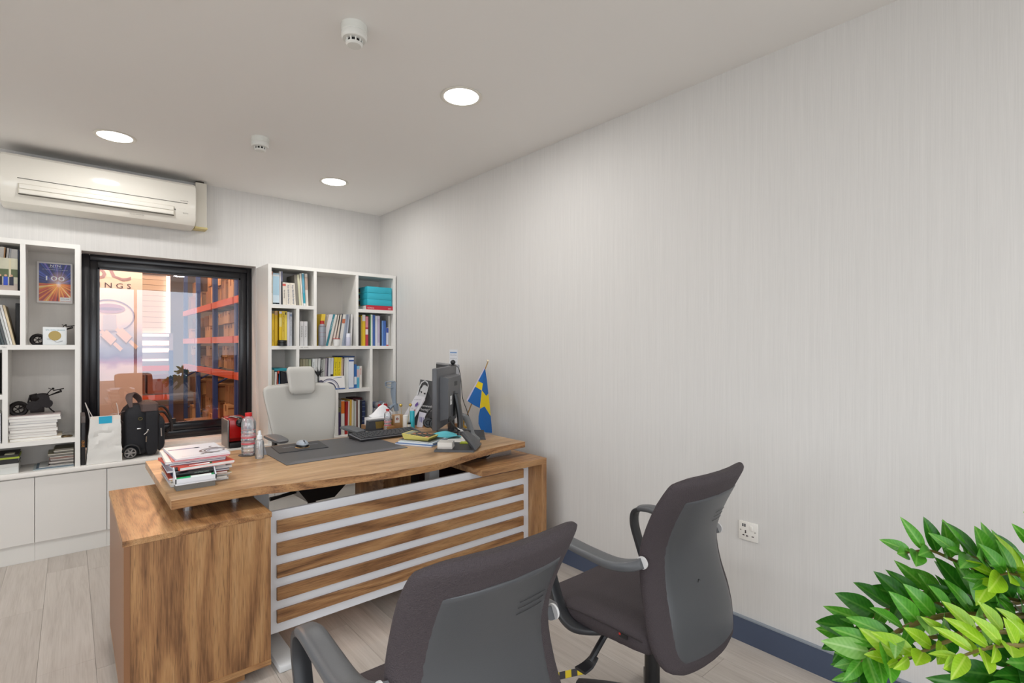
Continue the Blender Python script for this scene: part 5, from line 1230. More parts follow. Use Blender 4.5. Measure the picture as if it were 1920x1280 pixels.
# telephone
tp = onz(884, 826, DT)
r = root('telephone', (2.0, 2.66, DT), 'grey desk telephone with a curved handset behind the monitor foot', 'telephone')
obj('phone_body', MB().hexa([(1.96, 2.66, DT + .0005), (2.03, 2.61, DT + .0005), (2.10, 2.72, DT + .0005), (2.03, 2.78, DT + .0005)], [(1.965, 2.665, DT + .02), (2.025, 2.62, DT + .02), (2.09, 2.71, DT + .045), (2.03, 2.77, DT + .045)]), mat('#37383c', .4), r, sharp=20)
hp = [atd(862, 778, 3.25), atd(874, 784, 3.24), atd(881, 800, 3.22), atd(885, 815, 3.2), atd(892, 824, 3.18)]
obj('handset', MB().tube(hp, [.018, .021, .019, .021, .026], n=12, smooth=5).sphere(atd(862, 776, 3.26), .02, 12).sphere(atd(893, 825, 3.17), .026, 12), mat('#6f7173', .4), r)
# flag
pb = Vector((2.195, 3.10, DT)); ptp = Vector((2.25, 2.87, 1.27))
r = root('table_flag', pb, 'blue table flag with a yellow cross on a slanting gold pole', 'flag')
obj('pole', MB().cyl(pb + Z * .01, ptp, .004, n=10), mat('#c9a468', .3, .5), r); obj('finial', MB().sphere(ptp + Z * .008, .009, 12), mat('#e2d2b4', .25, .3), r)
obj('pole_foot', MB().lathe([(.001, 0), (.04, 0), (.04, .008), (.012, .02), (.010, .05), (.018, .055), (.018, .062), (.001, .064)], pb + Z * .0005, 24), mat('#c8a040', .3, .7), r)
def fp(u, v, k_=0.0):
    return atd(u, v, 3.655 - (909.4 - u) * .0042 + k_)
def fpoly(name, polys, col, dz=0):
    m = MB()
    for P_ in polys: m.face([fp(u, v, dz + k_) for u, v, k_ in P_])
    return obj(name, m, mat(col, .65), r, solid=.0008, sharp=0, fix=False)
fold = -.012
fpoly('blue_cloth', [[(909.4, 689.5, 0), (895.5, 713.7, 0), (905.5, 718.5, fold), (908, 705, fold)], [(908, 705, fold), (905.5, 718.5, fold), (903.8, 731.5, fold), (911.8, 742, .01), (915.6, 737.5, .02), (913, 712, .012), (909.4, 689.5, 0)],
    [(890.3, 724.3, 0), (876.5, 751.5, 0), (888, 759, -.006), (899.5, 765, fold), (903.1, 731.8, fold)],
    [(908.7, 762, 0), (900.2, 766.8, fold), (897.5, 780, 0), (897.3, 793.8, .01), (902.5, 807.5, .01), (912, 810.5, .0), (922.8, 811.3, .02), (921.5, 795, .02), (920, 780, .02)]], '#1463ae')
fpoly('yellow_cross', [[(895.3, 713.9, 0), (890.4, 724.1, 0), (903.2, 731.7, fold), (905.5, 718.6, fold)], [(903.8, 731.8, fold), (899.7, 765.3, fold), (908.7, 761.7, 0), (908, 745, 0), (911.8, 742.2, .01)], [(911.8, 742.2, .01), (908, 745, 0), (908.7, 761.7, 0), (920, 779.8, .02), (918, 757, .02), (915.7, 738, .02)]], '#e8cb0c')
fpoly('hoist_sleeve', [[(908, 688.5, 0), (909.6, 689.3, 0), (876.6, 752, 0), (874.4, 750.5, 0)]], '#ccc6dc', -.002)

# ------------------------------------------------------------------ far side of desk
# leaning display board with portrait, brochure
r = root('display_board', (1.98, 3.22, DT), 'tall dark board with a cut-out grey portrait leaning at the wall side of the desk', 'display board')
def bq(name, P_, m_, th=.004, d=3.75):
    d += .16; m = MB(); a = [atd(u, v, d + k_) for u, v, k_ in P_]; nrm = (a[1] - a[0]).cross(a[2] - a[0]).normalized()
    if nrm.dot(FWD) < 0: nrm = -nrm
    m.prism(a, nrm * th); return obj(name, m, m_, r, sharp=0)
bq('board', [(788, 711, .10), (822, 716, .10), (822, 770, .0), (808, 786, 0), (792, 800.5, 0), (775, 800.5, 0)], mat('#37373a', .5), .006)
bq('portrait_back', [(780, 742, .0), (786, 724, .02), (790, 716, .03), (797, 712.5, .03), (802, 716, .03), (804, 723, .03), (801.5, 733, .02), (797, 748, .0)], mat('#c9c9ca', .5), .003, 3.74)
bq('portrait_hair', [(783.5, 741, .0), (787, 726, .02), (791, 718, .03), (797, 714.5, .03), (801.5, 719, .03), (802, 725, .03), (798, 721, .02), (793.5, 720.5, .02), (788.5, 730, .02)], mat('#2a2a2c', .5), .003, 3.735)
bq('portrait_eye', [(787.5, 733, 0), (791.5, 733.4, 0), (791, 737, 0), (789.5, 736, 0)], mat('#2a2a2c', .5), .002, 3.733)
bq('portrait_eye', [(794, 736, 0), (798, 736.2, 0), (797.5, 739.5, 0), (795, 739, 0)], mat('#2a2a2c', .5), .002, 3.733)
t = MB(); t1 = atd(790, 763, 3.88); text(t, 'Permanently', t1, RGT * 1 - Z * .12, Z, h=.022, length=.085); t1 = atd(789, 770, 3.88); text(t, 'Bearing the', t1, RGT - Z * .12, Z, h=.022, length=.08); obj('lettering', t, mat('#e6e6e6', .5), r, sharp=0)
r = root('brochure', (1.9, 3.22, DT), 'long white brochure with small blue and red figure, leaning on the dark board', 'brochure')
bq('sheet', [(779, 742, .03), (797, 743.5, .03), (797, 750, .03), (778, 782, 0), (765, 797, 0), (758, 796, 0), (752, 787, 0)], mat('#dedce0', .5), .002, 3.70)
bq('figure_print', [(779, 757, .0), (783.5, 753, 0), (784.5, 758, 0), (781, 762, 0), (777.5, 762, 0)], mat('#6a4a9a', .5), .001, 3.697)
bq('figure_print', [(776, 768, .0), (778.5, 767, 0), (778.5, 771, 0), (776, 771, 0)], mat('#c0564a', .5), .001, 3.697)
t = MB(); text(t, 'bearing the future', atd(776, 750, 3.85), RGT, Z, h=.008, length=.055); text(t, 'CV', atd(771, 766, 3.85), RGT, Z, h=.008); text(t, 'Job', atd(767, 772, 3.85), RGT, Z, h=.008); obj('lettering', t, mat('#6a6a74', .6), r, sharp=0)
r = root('small_print', (1.95, 3.2, DT), 'small white print with blue marks leaning below the board', 'leaflet')
bq('sheet', [(786.5, 771, .02), (800.5, 775, .02), (791.5, 801.5, 0), (781, 799.5, 0)], mat('#d9d6e2', .5), .002, 3.66)
t = MB(); text(t, 'III', atd(787, 791, 3.812), RGT - Z * .2, Z, h=.04, length=.03); obj('marks', t, mat('#6a6aa8', .6), r, sharp=0)
# headphones
r = root('headphones', (2.0, 3.1, DT), 'black headphones resting between the small print and the monitors', 'headphones')
hb2 = [atd(796, 796, 3.62), atd(799, 780, 3.62), atd(808, 767, 3.62), atd(817, 764, 3.62), atd(826, 770, 3.62), atd(830, 786, 3.62)]
obj('headband', MB().strip(hb2, .022, .012, FWD, smooth=5), M_BLACK, r)
for u, v in ((803, 792), (814, 794)):
    p_ = atd(u, v, 3.56); q_ = p_ + Vector((-.5, -.8, .1)).normalized() * .03
    obj('ear_cup', MB().lathe([(.001, 0), (.032, 0), (.037, .008), (.036, .02), (.030, .028), (.018, .028), (.014, .022), (.001, .022)], p_, 22, M=(q_ - p_).to_track_quat('Z', 'Y').to_matrix()), mat('#161618', .3), r)
# tubes and creams
def cyl_item(name, u, v, vt, rad, m, label, cat, capm=None, cap=.0, D=None):
    p_ = onz(u, v, DT); d = p_.dot(FWD); H = CH - (vt - HZ) * d / F - DT; R = rad * d / F
    r = root(name, (p_.x, p_.y, DT), label, cat)
    obj('body', MB().lathe([(.001, .0005), (R * .95, .0005), (R, .004), (R, H * (1 - cap) - .003), (R * .9, H * (1 - cap))] + ([(.001, H)] if not capm else []), (p_.x, p_.y, DT), 22), m, r)
    if capm: obj('cap', MB().lathe([(R * .97, H * (1 - cap)), (R * .97, H - .002), (.001, H)], (p_.x, p_.y, DT), 22), capm, r)
    return r, p_, R, H
cyl_item('lotion_tube', 773, 803, 770, 4.6, mat('#35b6c8', .35), 'tall turquoise tube standing behind the keyboard', 'tube')
r, p_, R, H = cyl_item('cream_bottle', 760.5, 803.5, 778, 5.2, mat('#e2e0dc', .35), 'white rounded cream bottle beside the turquoise tube', 'bottle')
r, p_, R, H = cyl_item('cream_jar', 766, 803.5, 791, 4.8, mat('#dcdad4', .35), 'small white jar with a black lid in front of the cream bottle', 'jar', mat('#1b1b1e', .3), .3)
# photo cube
p_ = onz(748, 803, DT)
r = root('photo_cube', (p_.x, p_.y, DT), 'small wooden photo cube with a portrait card', 'photo holder')
mM = Matrix.Translation((p_.x, p_.y + .02, DT)) @ Matrix.Rotation(math.radians(-12), 4, 'Z')
q = MB().box(-.036, .036, -.03, .03, .0005, .10, .002); bmesh.ops.transform(q.bm, matrix=mM, verts=q.bm.verts); obj('block', q, mat('#a78055', .5), r)
q = MB().box(-.030, .006, -.0315, -.0302, .045, .098); bmesh.ops.transform(q.bm, matrix=mM, verts=q.bm.verts); obj('portrait_card', q, mat('#e2dbd6', .5), r, sharp=0)
q = MB().lathe([(.001, 0), (.010, 0), (.010, .0006), (.001, .0006)], (-.012, -.0325, .073), 12, M=Matrix.Rotation(math.pi / 2, 3, 'X')); bmesh.ops.transform(q.bm, matrix=mM, verts=q.bm.verts); obj('portrait_hair', q, mat('#3a2528', .5), r)
q = MB().lathe([(.001, 0), (.0055, 0), (.0055, .0006), (.001, .0006)], (-.012, -.0335, .072), 12, M=Matrix.Rotation(math.pi / 2, 3, 'X')); bmesh.ops.transform(q.bm, matrix=mM, verts=q.bm.verts); obj('portrait_face', q, mat('#c98a80', .5), r)
# gold picks
for u, v, lb in ((751.5, 759.5, 'gold starred ball pick standing beside the crutch'), (769.5, 758.8, 'gold ball pick standing before the white brochure')):
    a = atd(u, v, 3.72); b = atd(u + (4 if u < 760 else -7), 800, 3.70); b.z = DT + .002
    r = root('decorative_pick', (b.x, b.y, DT), lb, 'ornament'); obj('stick', MB().cyl(b, a, .0016, n=6), mat('#b9a468', .4, .3), r); obj('ball', MB().sphere(a, .012, 12), mat('#cdb25a', .35, .6), r)
    obj('stick_foot', MB().lathe([(.001, 0), (.012, 0), (.010, .006), (.001, .008)], (b.x, b.y, DT), 12), M_DARK, r)
# tissue box
SC = .779
r = root('tissue_box', (1.84, 3.655, SC), 'white tissue box with a tissue sticking out, beyond the desk edge', 'tissue box')
ty0, ty1 = 3.60, 3.71; tx0_, tx1_ = 1.708, ux(748, 3.60)
SC = .779
obj('box', MB().box(tx0_, tx1_, ty0, ty1, SC + .0005, SC + .058, .002), mat('#e2e2e4', .5), r)
bt_ = SC + .0585; cx_ = (tx0_ + tx1_) / 2 + .0
def tf_(s_, t_):
    q = (s_ - .5); pk = math.exp(-((s_ - .62) / .28) ** 2)
    return Vector((cx_ - .085 + .17 * s_ - .02 * t_ * (1 - s_), 3.655 + .03 * math.sin(s_ * 5) * t_ + (t_ - .5) * .02, bt_ + t_ * (.015 + .075 * pk)))
obj('tissue', MB().grid(tf_, 16, 6), mat('#f0f0f2', .8), r, solid=.001, sharp=60)
# side cabinet top the tissue box stands on
single('side_shelf', MB().box(1.70, 2.30, 3.305, 3.75, SC - .030, SC, .001, 1), M_WOODX, 'walnut side return behind the desk carrying the tissue box and name plate', 'side table')
ss = bpy.data.objects['side_shelf']; ss.name = 'desk_return'
obj('cabinet_body', MB().box(1.72, 2.20, 2.915, 3.72, .05, .655), mat('#3c1a14', .5), ss, world=False, sharp=0); obj('end_panel', MB().box(1.73, 2.19, 3.32, 3.70, .655, SC - .03), M_WOODX, ss, world=False, sharp=0); obj('cabinet_foot', MB().box(1.75, 2.15, 3.0, 3.65, 0, .05), M_BLACK, ss, world=False, sharp=0)
# name plate wedge
r = root('name_plate', (1.7, 3.42, SC), 'dark wedge name plate with gold lettering behind the keyboard', 'name plate')
na, nb_ = ux(691, 3.42), ux(747, 3.42)
obj('wedge', MB().hexa([(na, 3.40, SC + .0005), (nb_, 3.40, SC), (nb_, 3.47, SC), (na, 3.47, SC)], [(na + .004, 3.42, SC + .07), (nb_ - .004, 3.42, SC + .07), (nb_ - .004, 3.465, SC + .072), (na + .004, 3.465, SC + .072)]), mat('#3b3d42', .35), r, sharp=0)
obj('gold_plate', MB().hexa([(na + .05, 3.4023, SC + .015), (nb_ - .01, 3.4023, SC + .015), (nb_ - .01, 3.406, SC + .015), (na + .05, 3.406, SC + .015)], [(na + .05, 3.4165, SC + .062), (nb_ - .01, 3.4165, SC + .062), (nb_ - .01, 3.42, SC + .062), (na + .05, 3.42, SC + .062)]), mat('#8e7a40', .35, .6), r, sharp=0)
single('wooden_block', MB().box(1.702, 1.76, 3.32, 3.385, SC + .0005, SC + .035, .002), mat('#9c6f42', .5), 'small wooden block beside the dark name plate', 'block')
# crutch in the corner
r = root('crutch', (2.33, 4.42, 0), 'grey-blue plastic elbow crutch leaning in the corner beside the bookcase', 'crutch')
CM = mat('#8d9bab', .4)
def cq(u, v, d): return atd(u, v, d)
dC = 4.68
sh_ = MB().strip([cq(738.5, 716, dC), cq(737.5, 735, dC), cq(739, 752, dC), cq(742.5, 768, dC)], [.045, .05, .035, .03], .022, RGT, smooth=4)
obj('shaft', sh_, CM, r)
obj('cuff', MB().strip([cq(724, 724, dC - .03), cq(723.5, 716.5, dC - .03), cq(731, 714.6, dC - .01), cq(740, 715, dC)], .05, .008, FWD, smooth=4).strip([cq(725, 725, dC - .03), cq(732, 727, dC - .03), cq(738, 726, dC)], .03, .008, FWD, smooth=3).strip([cq(725, 720.5, dC - .03), cq(737, 720.8, dC)], .012, .006, FWD), CM, r)
obj('handle', MB().tube([cq(741, 758, dC), cq(735, 761, dC - .02), cq(730.5, 765, dC - .04)], [.015, .014, .017], n=12, smooth=4), CM, r)
obj('collar', MB().cyl(cq(741.2, 757, dC), cq(743.5, 770, dC), .026, .020, n=16), CM, r)
b_ = Vector((2.31, 4.30, .02)); obj('lower_tube', MB().cyl(cq(743, 769, dC), b_, .010, n=12), mat('#dcdcdc', .3, .3), r); obj('rubber_tip', MB().cyl(b_ + Z * .02, b_ - Z * .02, .016, n=14), M_BLACK, r)
# ------------------------------------------------------------------ visitor chairs
def lerp(a, b, t): return a + (b - a) * t
def interp(tab, x):
    if x <= tab[0][0]: return tab[0][1]
    for (a, p), (b, q) in zip(tab, tab[1:]):
        if x <= b:
            t = (x - a) / (b - a); t = t * t * (3 - 2 * t) if False else t; return lerp(p, q, t)
    return tab[-1][1]
def smooth_tab(tab, n=60):
    P = spline([Vector((a, b, 0)) for a, b in tab], 8); return [(p.x, p.y) for p in P]
def visitor_chair(x, y, label, rz=0.0):
    r = root('visitor_chair', (x, y, 0), label, 'chair', 'dark mesh visitor chairs facing the desk', rz=rz)
    k = dict(world=False)
    # back: centre line, half width, half thickness over height
    yc = smooth_tab([(.366, -.185), (.44, -.170), (.53, -.150), (.62, -.122), (.72, -.108), (.80, -.128), (.88, -.165), (.95, -.205), (.985, -.225)])
    hw = smooth_tab([(.366, .150), (.39, .205), (.45, .236), (.52, .240), (.61, .229), (.70, .220), (.80, .220), (.90, .224), (.96, .218), (.975, .203), (.985, .172)])
    th = [(.366, .012), (.39, .026), (.47, .034), (.70, .036), (.90, .034), (.965, .030), (.985, .012)]
    yc = [(p, q - .036) for p, q in yc]
    L = []; zs = [.366, .37, .378, .39, .404] + [.42 + .03 * i for i in range(18)] + [.945, .958, .968, .976, .982, .985]
    def bend(xx, w): return .036 * (xx / .22) ** 2
    for z in zs:
        w_, t_, c_ = interp(hw, z), interp(th, z), interp(yc, z); lp = []
        for a in range(36):
            q = a * math.tau / 36; cx, sx = math.cos(q), math.sin(q); xx = w_ * math.copysign(abs(cx) ** .55, cx)
            lp.append(Vector((xx, c_ + bend(xx, w_) + t_ * math.copysign(abs(sx) ** .7, sx), z)))
        L.append(lp)
    bk = obj('backrest', MB().loft(L), M_FAB, r, sharp=60, **k)
    # plastic rear shell
    sw = smooth_tab([(.405, .152), (.415, .174), (.45, .198), (.52, .202), (.61, .191), (.70, .181), (.80, .176), (.90, .175), (.912, .166)])
    def shp(z, f, d):
        w_ = interp(sw, z); xx = w_ * f; t_ = interp(th, z); hwz = interp(hw, z)
        return Vector((xx, interp(yc, z) + bend(xx, hwz) - t_ * (1 - abs(xx / hwz) ** 3.2) ** .45 * 1.0 - d, z))
    zz_ = [.405, .41, .418, .428, .442] + [.46 + .03 * i for i in range(15)] + [.895, .905, .912]
    m = MB(); n = 16
    A = [[m.bm.verts.new(shp(z, -1 + 2 * j / n, .004 if 0 < j < n and 0 < i < len(zz_) - 1 else -.004)) for j in range(n + 1)] for i, z in enumerate(zz_)]
    for i in range(len(zz_) - 1):
        for j in range(n): m.bm.faces.new((A[i][j], A[i][j + 1], A[i + 1][j + 1], A[i + 1][j]))
    sh = obj('rear_shell', m, M_SHELL, r, solid=-.004, sharp=60, **k)
    m = MB()
    for i in range(3): 
        z0 = .83 - i * .016
        m.tube([shp(z0 + .004 * math.cos(f * 3), f, .0062) for f in [.25 + .065 * q for q in range(9)]], .0008, n=5)
    obj('moulded_groove', m, mat('#38393c', .5), sh, **k)
    t = MB(); text(t, '7 xx', (.045, -.147, .535), -X, Z, h=.010) if False else None
    m = MB(); m.tube([shp(.62, -.12, .0055), shp(.626, -.16, .0055), shp(.617, -.19, .0055)], .001, n=4); obj('scratch', m, M_DARK, sh, **k)
    # seat cushion
    L = []; ys = [-.150, -.145, -.13, -.09, -.03, .05, .13, .21, .28, .32, .345, .358, .362]
    for yy in ys:
        t_ = (yy + .150) / .512
        w_ = .245 * (1 - max(0, (t_ - .86) / .14) ** 2 * .22) * (1 - max(0, (.08 - t_) / .08) ** 2 * .12)
        hz = .050 if 0 < ys.index(yy) < len(ys) - 1 else .018
        if yy < -.13 or yy > .34: hz = min(hz, .036)
        zc = .445 + .012 * math.cos(t_ * 3.4) - max(0, t_ - .72) * .07
        lp = []
        for a in range(28):
            q = a * math.tau / 28; cx, sx = math.cos(q), math.sin(q); lp.append(Vector((w_ * math.copysign(abs(cx) ** .4, cx), yy, zc + hz * math.copysign(abs(sx) ** .6, sx) - .008 * (1 - abs(cx)) * (sx > 0))))
        L.append(lp)
    seat = obj('seat', MB().loft(L), M_FAB, r, sharp=60, **k)
    m = MB()
    for s_ in (-1, 1): m.tube([(s_ * .2462, -.13, .470), (s_ * .2475, .1, .466), (s_ * .243, .30, .445), (s_ * .20, .355, .434)], .0018, n=5, smooth=4)
    obj('seam_piping', m, mat('#2a2425', .8), seat, **k)
    obj('brand_tag', MB().box(-.2500, -.2475, -.075, -.045, .455, .468), mat('#1a1a1c', .5), seat, sharp=0, **k)
    obj('red_tag_corner', MB().box(-.2505, -.2500, -.050, -.043, .461, .468), mat('#c02a22', .5), seat, sharp=0, **k)
    # arms: pad running forward from the back, dropping to below the seat
    for s_ in (-1, 1):
        m = MB(); ax = s_ * .265
        m.strip([(s_ * .232, -.125, .712), (s_ * .252, -.095, .70), (ax, -.03, .690), (ax, .08, .694), (ax, .18, .702), (ax, .235, .694)], [.040, .052, .062, .062, .060, .052], [.032, .034, .030, .026, .026, .024], (1, 0, 0), smooth=5, n=14)
        a1 = obj('armrest', m, mat('#56585b', .38, bump=('noise', 260, .05), key='arm_plastic'), r, sharp=50, **k)
        m = MB().strip([(ax, .225, .694), (ax, .262, .672), (ax, .268, .62), (ax, .245, .55), (ax, .210, .47), (ax, .175, .428), (ax * .97, .12, .412), (ax * .75, .06, .408), (ax * .5, .03, .406)], [.050, .050, .048, .046, .046, .046, .044, .040, .036], [.020, .022, .022, .022, .024, .026, .024, .02, .018], (1, 0, 0), smooth=5, n=12)
        obj('arm_support', m, mat('#2f3033', .38), r, sharp=50, **k)
        obj('pivot_ring', MB().lathe([(.012, -.003), (.0195, -.003), (.0195, .003), (.012, .003)], (s_ * .236, -.122, .712), 20, M=Matrix.Rotation(math.pi / 2, 3, 'Y')), mat('#d9d9d9', .3), a1, **k)
    # mechanism, lever, knob, column, base
    obj('mechanism', MB().hexa([(-.06, -.10, .345), (.06, -.10, .345), (.08, .12, .36), (-.08, .12, .36)], [(-.11, -.13, .392), (.11, -.13, .392), (.12, .16, .398), (-.12, .16, .398)]), mat('#1d1d20', .4), r, sharp=30, **k)
    m = MB().tube([(-.08, .07, .375), (-.15, .085, .37), (-.17, .09, .355), (-.235, .09, .305)], .011, n=8, smooth=3); m.strip([(-.215, .085, .318), (-.245, .09, .297), (-.28, .095, .290)], [.03, .045, .05], .012, (0, 1, 0), smooth=3)
    obj('lever', m, mat('#252528', .4), r, **k)
    obj('tension_knob', MB().lathe([(.001, 0), (.034, 0), (.037, .01), (.032, .05), (.032, .075)], (-.01, .115, .285), 20), mat('#17171a', .4), r, **k)
    obj('gas_column', MB().cyl((0, 0, .12), (0, 0, .32), .027, n=22), mat('#17171a', .3), r, **k); obj('column_sleeve', MB().cyl((0, 0, .315), (0, 0, .348), .034, .04, n=22), mat('#2b2b2e', .35), r, **k)
    for i in range(5):
        a_ = math.radians(90 + 18 + 72 * i); d = Vector((math.cos(a_), math.sin(a_), 0)); sd = Vector((-d.y, d.x, 0))
        lg = obj('base_leg', MB().strip([d * .02 + Z * .115, d * .12 + Z * .108, d * .22 + Z * .092, d * .29 + Z * .078], [.06, .055, .045, .036], [.04, .034, .028, .022], sd, smooth=3, n=10), mat('#222225', .35), r, **k)
        c0 = d * .285; m = MB()
        for q in (-1, 1): m.cyl(c0 + sd * (q * .006) + Z * .027, c0 + sd * (q * .024) + Z * .027, .0265, n=18)
        obj('caster', m, M_BLACK, r, **k)
        obj('caster_stem', MB().cyl(c0 + Z * .03, c0 + Z * .08, .008, n=8), M_STEEL, r, **k)
    obj('hub', MB().cyl((0, 0, .085), (0, 0, .14), .045, .036, n=22), mat('#222225', .35), r, **k)
    return r
v1 = visitor_chair(1.586, 1.065, 'dark mesh visitor chair by the long wall, seen three-quarter from behind')
v2 = copy_tree(v1); v2.location = (.698, 1.045, 0); v2.rotation_euler = (0, 0, math.radians(-1)); v2['label'] = 'dark mesh visitor chair before the slatted desk panel, seen squarely from behind'

# ------------------------------------------------------------------ executive chair
def exec_chair(x, y, rz):
    r = root('executive_chair', (x, y, 0), 'light grey executive chair with headrest behind the desk', 'chair', rz=rz); k = dict(world=False)
    lg = mat('#bcbab4', .6, bump=('noise', 300, .05), key='light_leather')
    # local frame: chair faces -y
    yc = smooth_tab([(.56, .17), (.66, .155), (.78, .165), (.90, .195), (1.0, .228), (1.10, .262)])
    hw = smooth_tab([(.56, .175), (.60, .193), (.70, .208), (.80, .220), (.92, .238), (1.02, .252), (1.07, .254), (1.093, .245), (1.105, .215)])
    L = []
    for z in [.56, .565, .58] + [.61 + .035 * i for i in range(13)] + [1.06, 1.08, 1.092, 1.1, 1.105]:
        w_, c_ = interp(hw, z), interp(yc, z); t_ = .03 if .57 < z < 1.095 else .014; lp = []
        for a in range(36):
            q = a * math.tau / 36; cx, sx = math.cos(q), math.sin(q); xx = w_ * math.copysign(abs(cx) ** .6, cx)
            lp.append(Vector((xx, c_ - .055 * (xx / .25) ** 2 + t_ * math.copysign(abs(sx) ** .6, sx), z + .012 * (1 - (xx / .25) ** 2) * (z > 1.0))))
        L.append(lp)
    obj('backrest', MB().loft(L), lg, r, sharp=60, **k)
    L = []
    for z in [.545, .56, .62, .70, .80, .90, 1.0, 1.05, 1.07]:
        w_, c_ = interp(hw, z) - .008, interp(yc, z); L.append([Vector((w_ * math.copysign(abs(math.cos(q)) ** .6, math.cos(q)), c_ - .055 * (w_ * math.cos(q) / .25) ** 2 + .030 + .014 * math.sin(q), z)) for q in [a * math.tau / 30 for a in range(30)]])
    obj('back_shell', MB().loft(L), M_BLACK, r, sharp=60, **k)
    L = []
    for i in range(15):
        t_ = i / 14; z = 1.046 + .190 * t_; e = min(t_, 1 - t_) / .16; e = min(1, e) ; w_ = (.090 + .010 * t_) * (.80 + .20 * e ** .5); c_ = .17 + .05 * t_; lp = []
        for a in range(30):
            q = a * math.tau / 30; cx, sx = math.cos(q), math.sin(q); xx = w_ * math.copysign(abs(cx) ** .55, cx); lp.append(Vector((xx, c_ - .02 * (xx / .1) ** 2 + (.012 + .016 * e ** .5) * math.copysign(abs(sx) ** .7, sx), z)))
        L.append(lp)
    obj('headrest', MB().loft(L), lg, r, sharp=60, **k)
    obj('headrest_bracket', MB().strip([(0, .215, 1.14), (0, .245, 1.10), (0, .28, 1.03), (0, .26, .95)], .05, .014, (1, 0, 0), smooth=3), M_BLACK, r, **k)
    L = []
    for yy in [-.27, -.265, -.24, -.18, -.05, .08, .16, .18]:
        w_ = .25 if -.26 < yy < .17 else .235; hz = .045 if -.262 < yy < .175 else .02
        L.append([Vector((w_ * math.copysign(abs(math.cos(q)) ** .45, math.cos(q)), yy, 0.545 + hz * math.copysign(abs(math.sin(q)) ** .6, math.sin(q)))) for q in [a * math.tau / 26 for a in range(26)]])
    obj('seat', MB().loft(L), lg, r, sharp=60, **k)
    for s_ in (-1, 1):
        ax = s_ * .262
        a1 = obj('arm_pad', MB().strip([(ax, -.20, .782), (ax, -.17, .787), (ax, -.04, .792), (ax, .04, .790), (ax, .065, .784)], [.05, .085, .095, .08, .05], [.014, .024, .026, .024, .014], (1, 0, 0), smooth=3, n=14), mat('#5b5d60', .45), r, **k)
        obj('arm_post', MB().strip([(ax, -.05, .778), (ax, -.04, .72), (ax, -.02, .58), (ax * .9, 0, .47), (ax * .5, 0, .43)], [.06, .055, .05, .05, .05], .022, (0, 1, 0), smooth=4), M_BLACK, r, **k)
    obj('mechanism', MB().hexa([(-.09, -.16, .36), (.09, -.16, .36), (.09, .12, .36), (-.09, .12, .36)], [(-.2, -.22, .50), (.2, -.22, .50), (.2, .16, .50), (-.2, .16, .50)]), mat('#25262c', .35), r, sharp=30, **k)
    obj('lever', MB().tube([(-.12, -.06, .42), (-.24, -.07, .41), (-.30, -.07, .405)], [.012, .011, .014], n=8), M_BLACK, r, **k); obj('lever', MB().tube([(.12, -.06, .42), (.26, -.07, .425), (.32, -.07, .43)], [.012, .011, .014], n=8), M_BLACK, r, **k)
    obj('gas_column', MB().cyl((0, 0, .10), (0, 0, .37), .028, n=20), M_BLACK, r, **k)
    for i in range(5):
        a_ = math.radians(90 + 72 * i); d = Vector((math.cos(a_), math.sin(a_), 0)); sd = Vector((-d.y, d.x, 0))
        obj('base_leg', MB().strip([d * .02 + Z * .12, d * .15 + Z * .11, d * .30 + Z * .08], [.06, .05, .036], [.04, .032, .024], sd, smooth=3), M_STEEL, r, **k)
        m = MB(); c0 = d * .3
        for q in (-1, 1): m.cyl(c0 + sd * (q * .006) + Z * .03, c0 + sd * (q * .026) + Z * .03, .0295, n=18)
        obj('caster', m, M_BLACK, r, **k)
    return r
exec_chair(1.262, 3.575, math.radians(3))

# ------------------------------------------------------------------ hazard tape on the floor
tp_ = root('floor_tape', (1.3, 1.45, 0), 'short piece of black and yellow hazard tape stuck on the floor between the visitor chairs', 'tape')
q0, q1 = onz(1093, 1250, 0), onz(1040, 1262, 0); dd = (q1 - q0).normalized(); q1 = q0 + dd * .22; pp = Vector((-dd.y, dd.x, 0)); pp = -pp if pp.y > 0 else pp; wv = pp * .045
i = 0; s_ = 0.0; ln = (q1 - q0).length
while s_ < ln - .001:
    e_ = min(s_ + .028, ln); sk_ = dd * .02
    a_ = q0 + dd * s_; b_2 = q0 + dd * e_
    obj('stripe', MB().hexa([a_ + Z * .0003, b_2 + Z * .0003, b_2 + wv + sk_ + Z * .0003, a_ + wv + sk_ + Z * .0003], [a_ + Z * .0009, b_2 + Z * .0009, b_2 + wv + sk_ + Z * .0009, a_ + wv + sk_ + Z * .0009]), mat('#e8cf1a' if i % 2 == 0 else '#35343a', .5), tp_, sharp=0); s_ = e_; i += 1

# ------------------------------------------------------------------ plant
rn = random.Random(21)
def leaf_mesh(name, wid, fold, curl):
    m = MB(); n = 8; rows = []
    for i in range(n + 1):
        t = i / n; w_ = wid * (math.sin(math.pi * min(1, t ** .85)) ** .8) * (1 - .25 * t) if 0 < i < n else .0004
        zc = curl * (t * t) * -1
        rows.append([m.bm.verts.new((-w_, t, zc + w_ * fold)), m.bm.verts.new((-w_ * .5, t, zc + w_ * fold * .42)), m.bm.verts.new((0, t, zc)), m.bm.verts.new((w_ * .5, t, zc + w_ * fold * .42)), m.bm.verts.new((w_, t, zc + w_ * fold))])
    for a, b in zip(rows, rows[1:]):
        for j in range(4): m.bm.faces.new((a[j], a[j + 1], b[j + 1], b[j]))
    me = bpy.data.meshes.new(name); m.bm.to_mesh(me); m.bm.free(); me.polygons.foreach_set('use_smooth', [True] * len(me.polygons)); return me
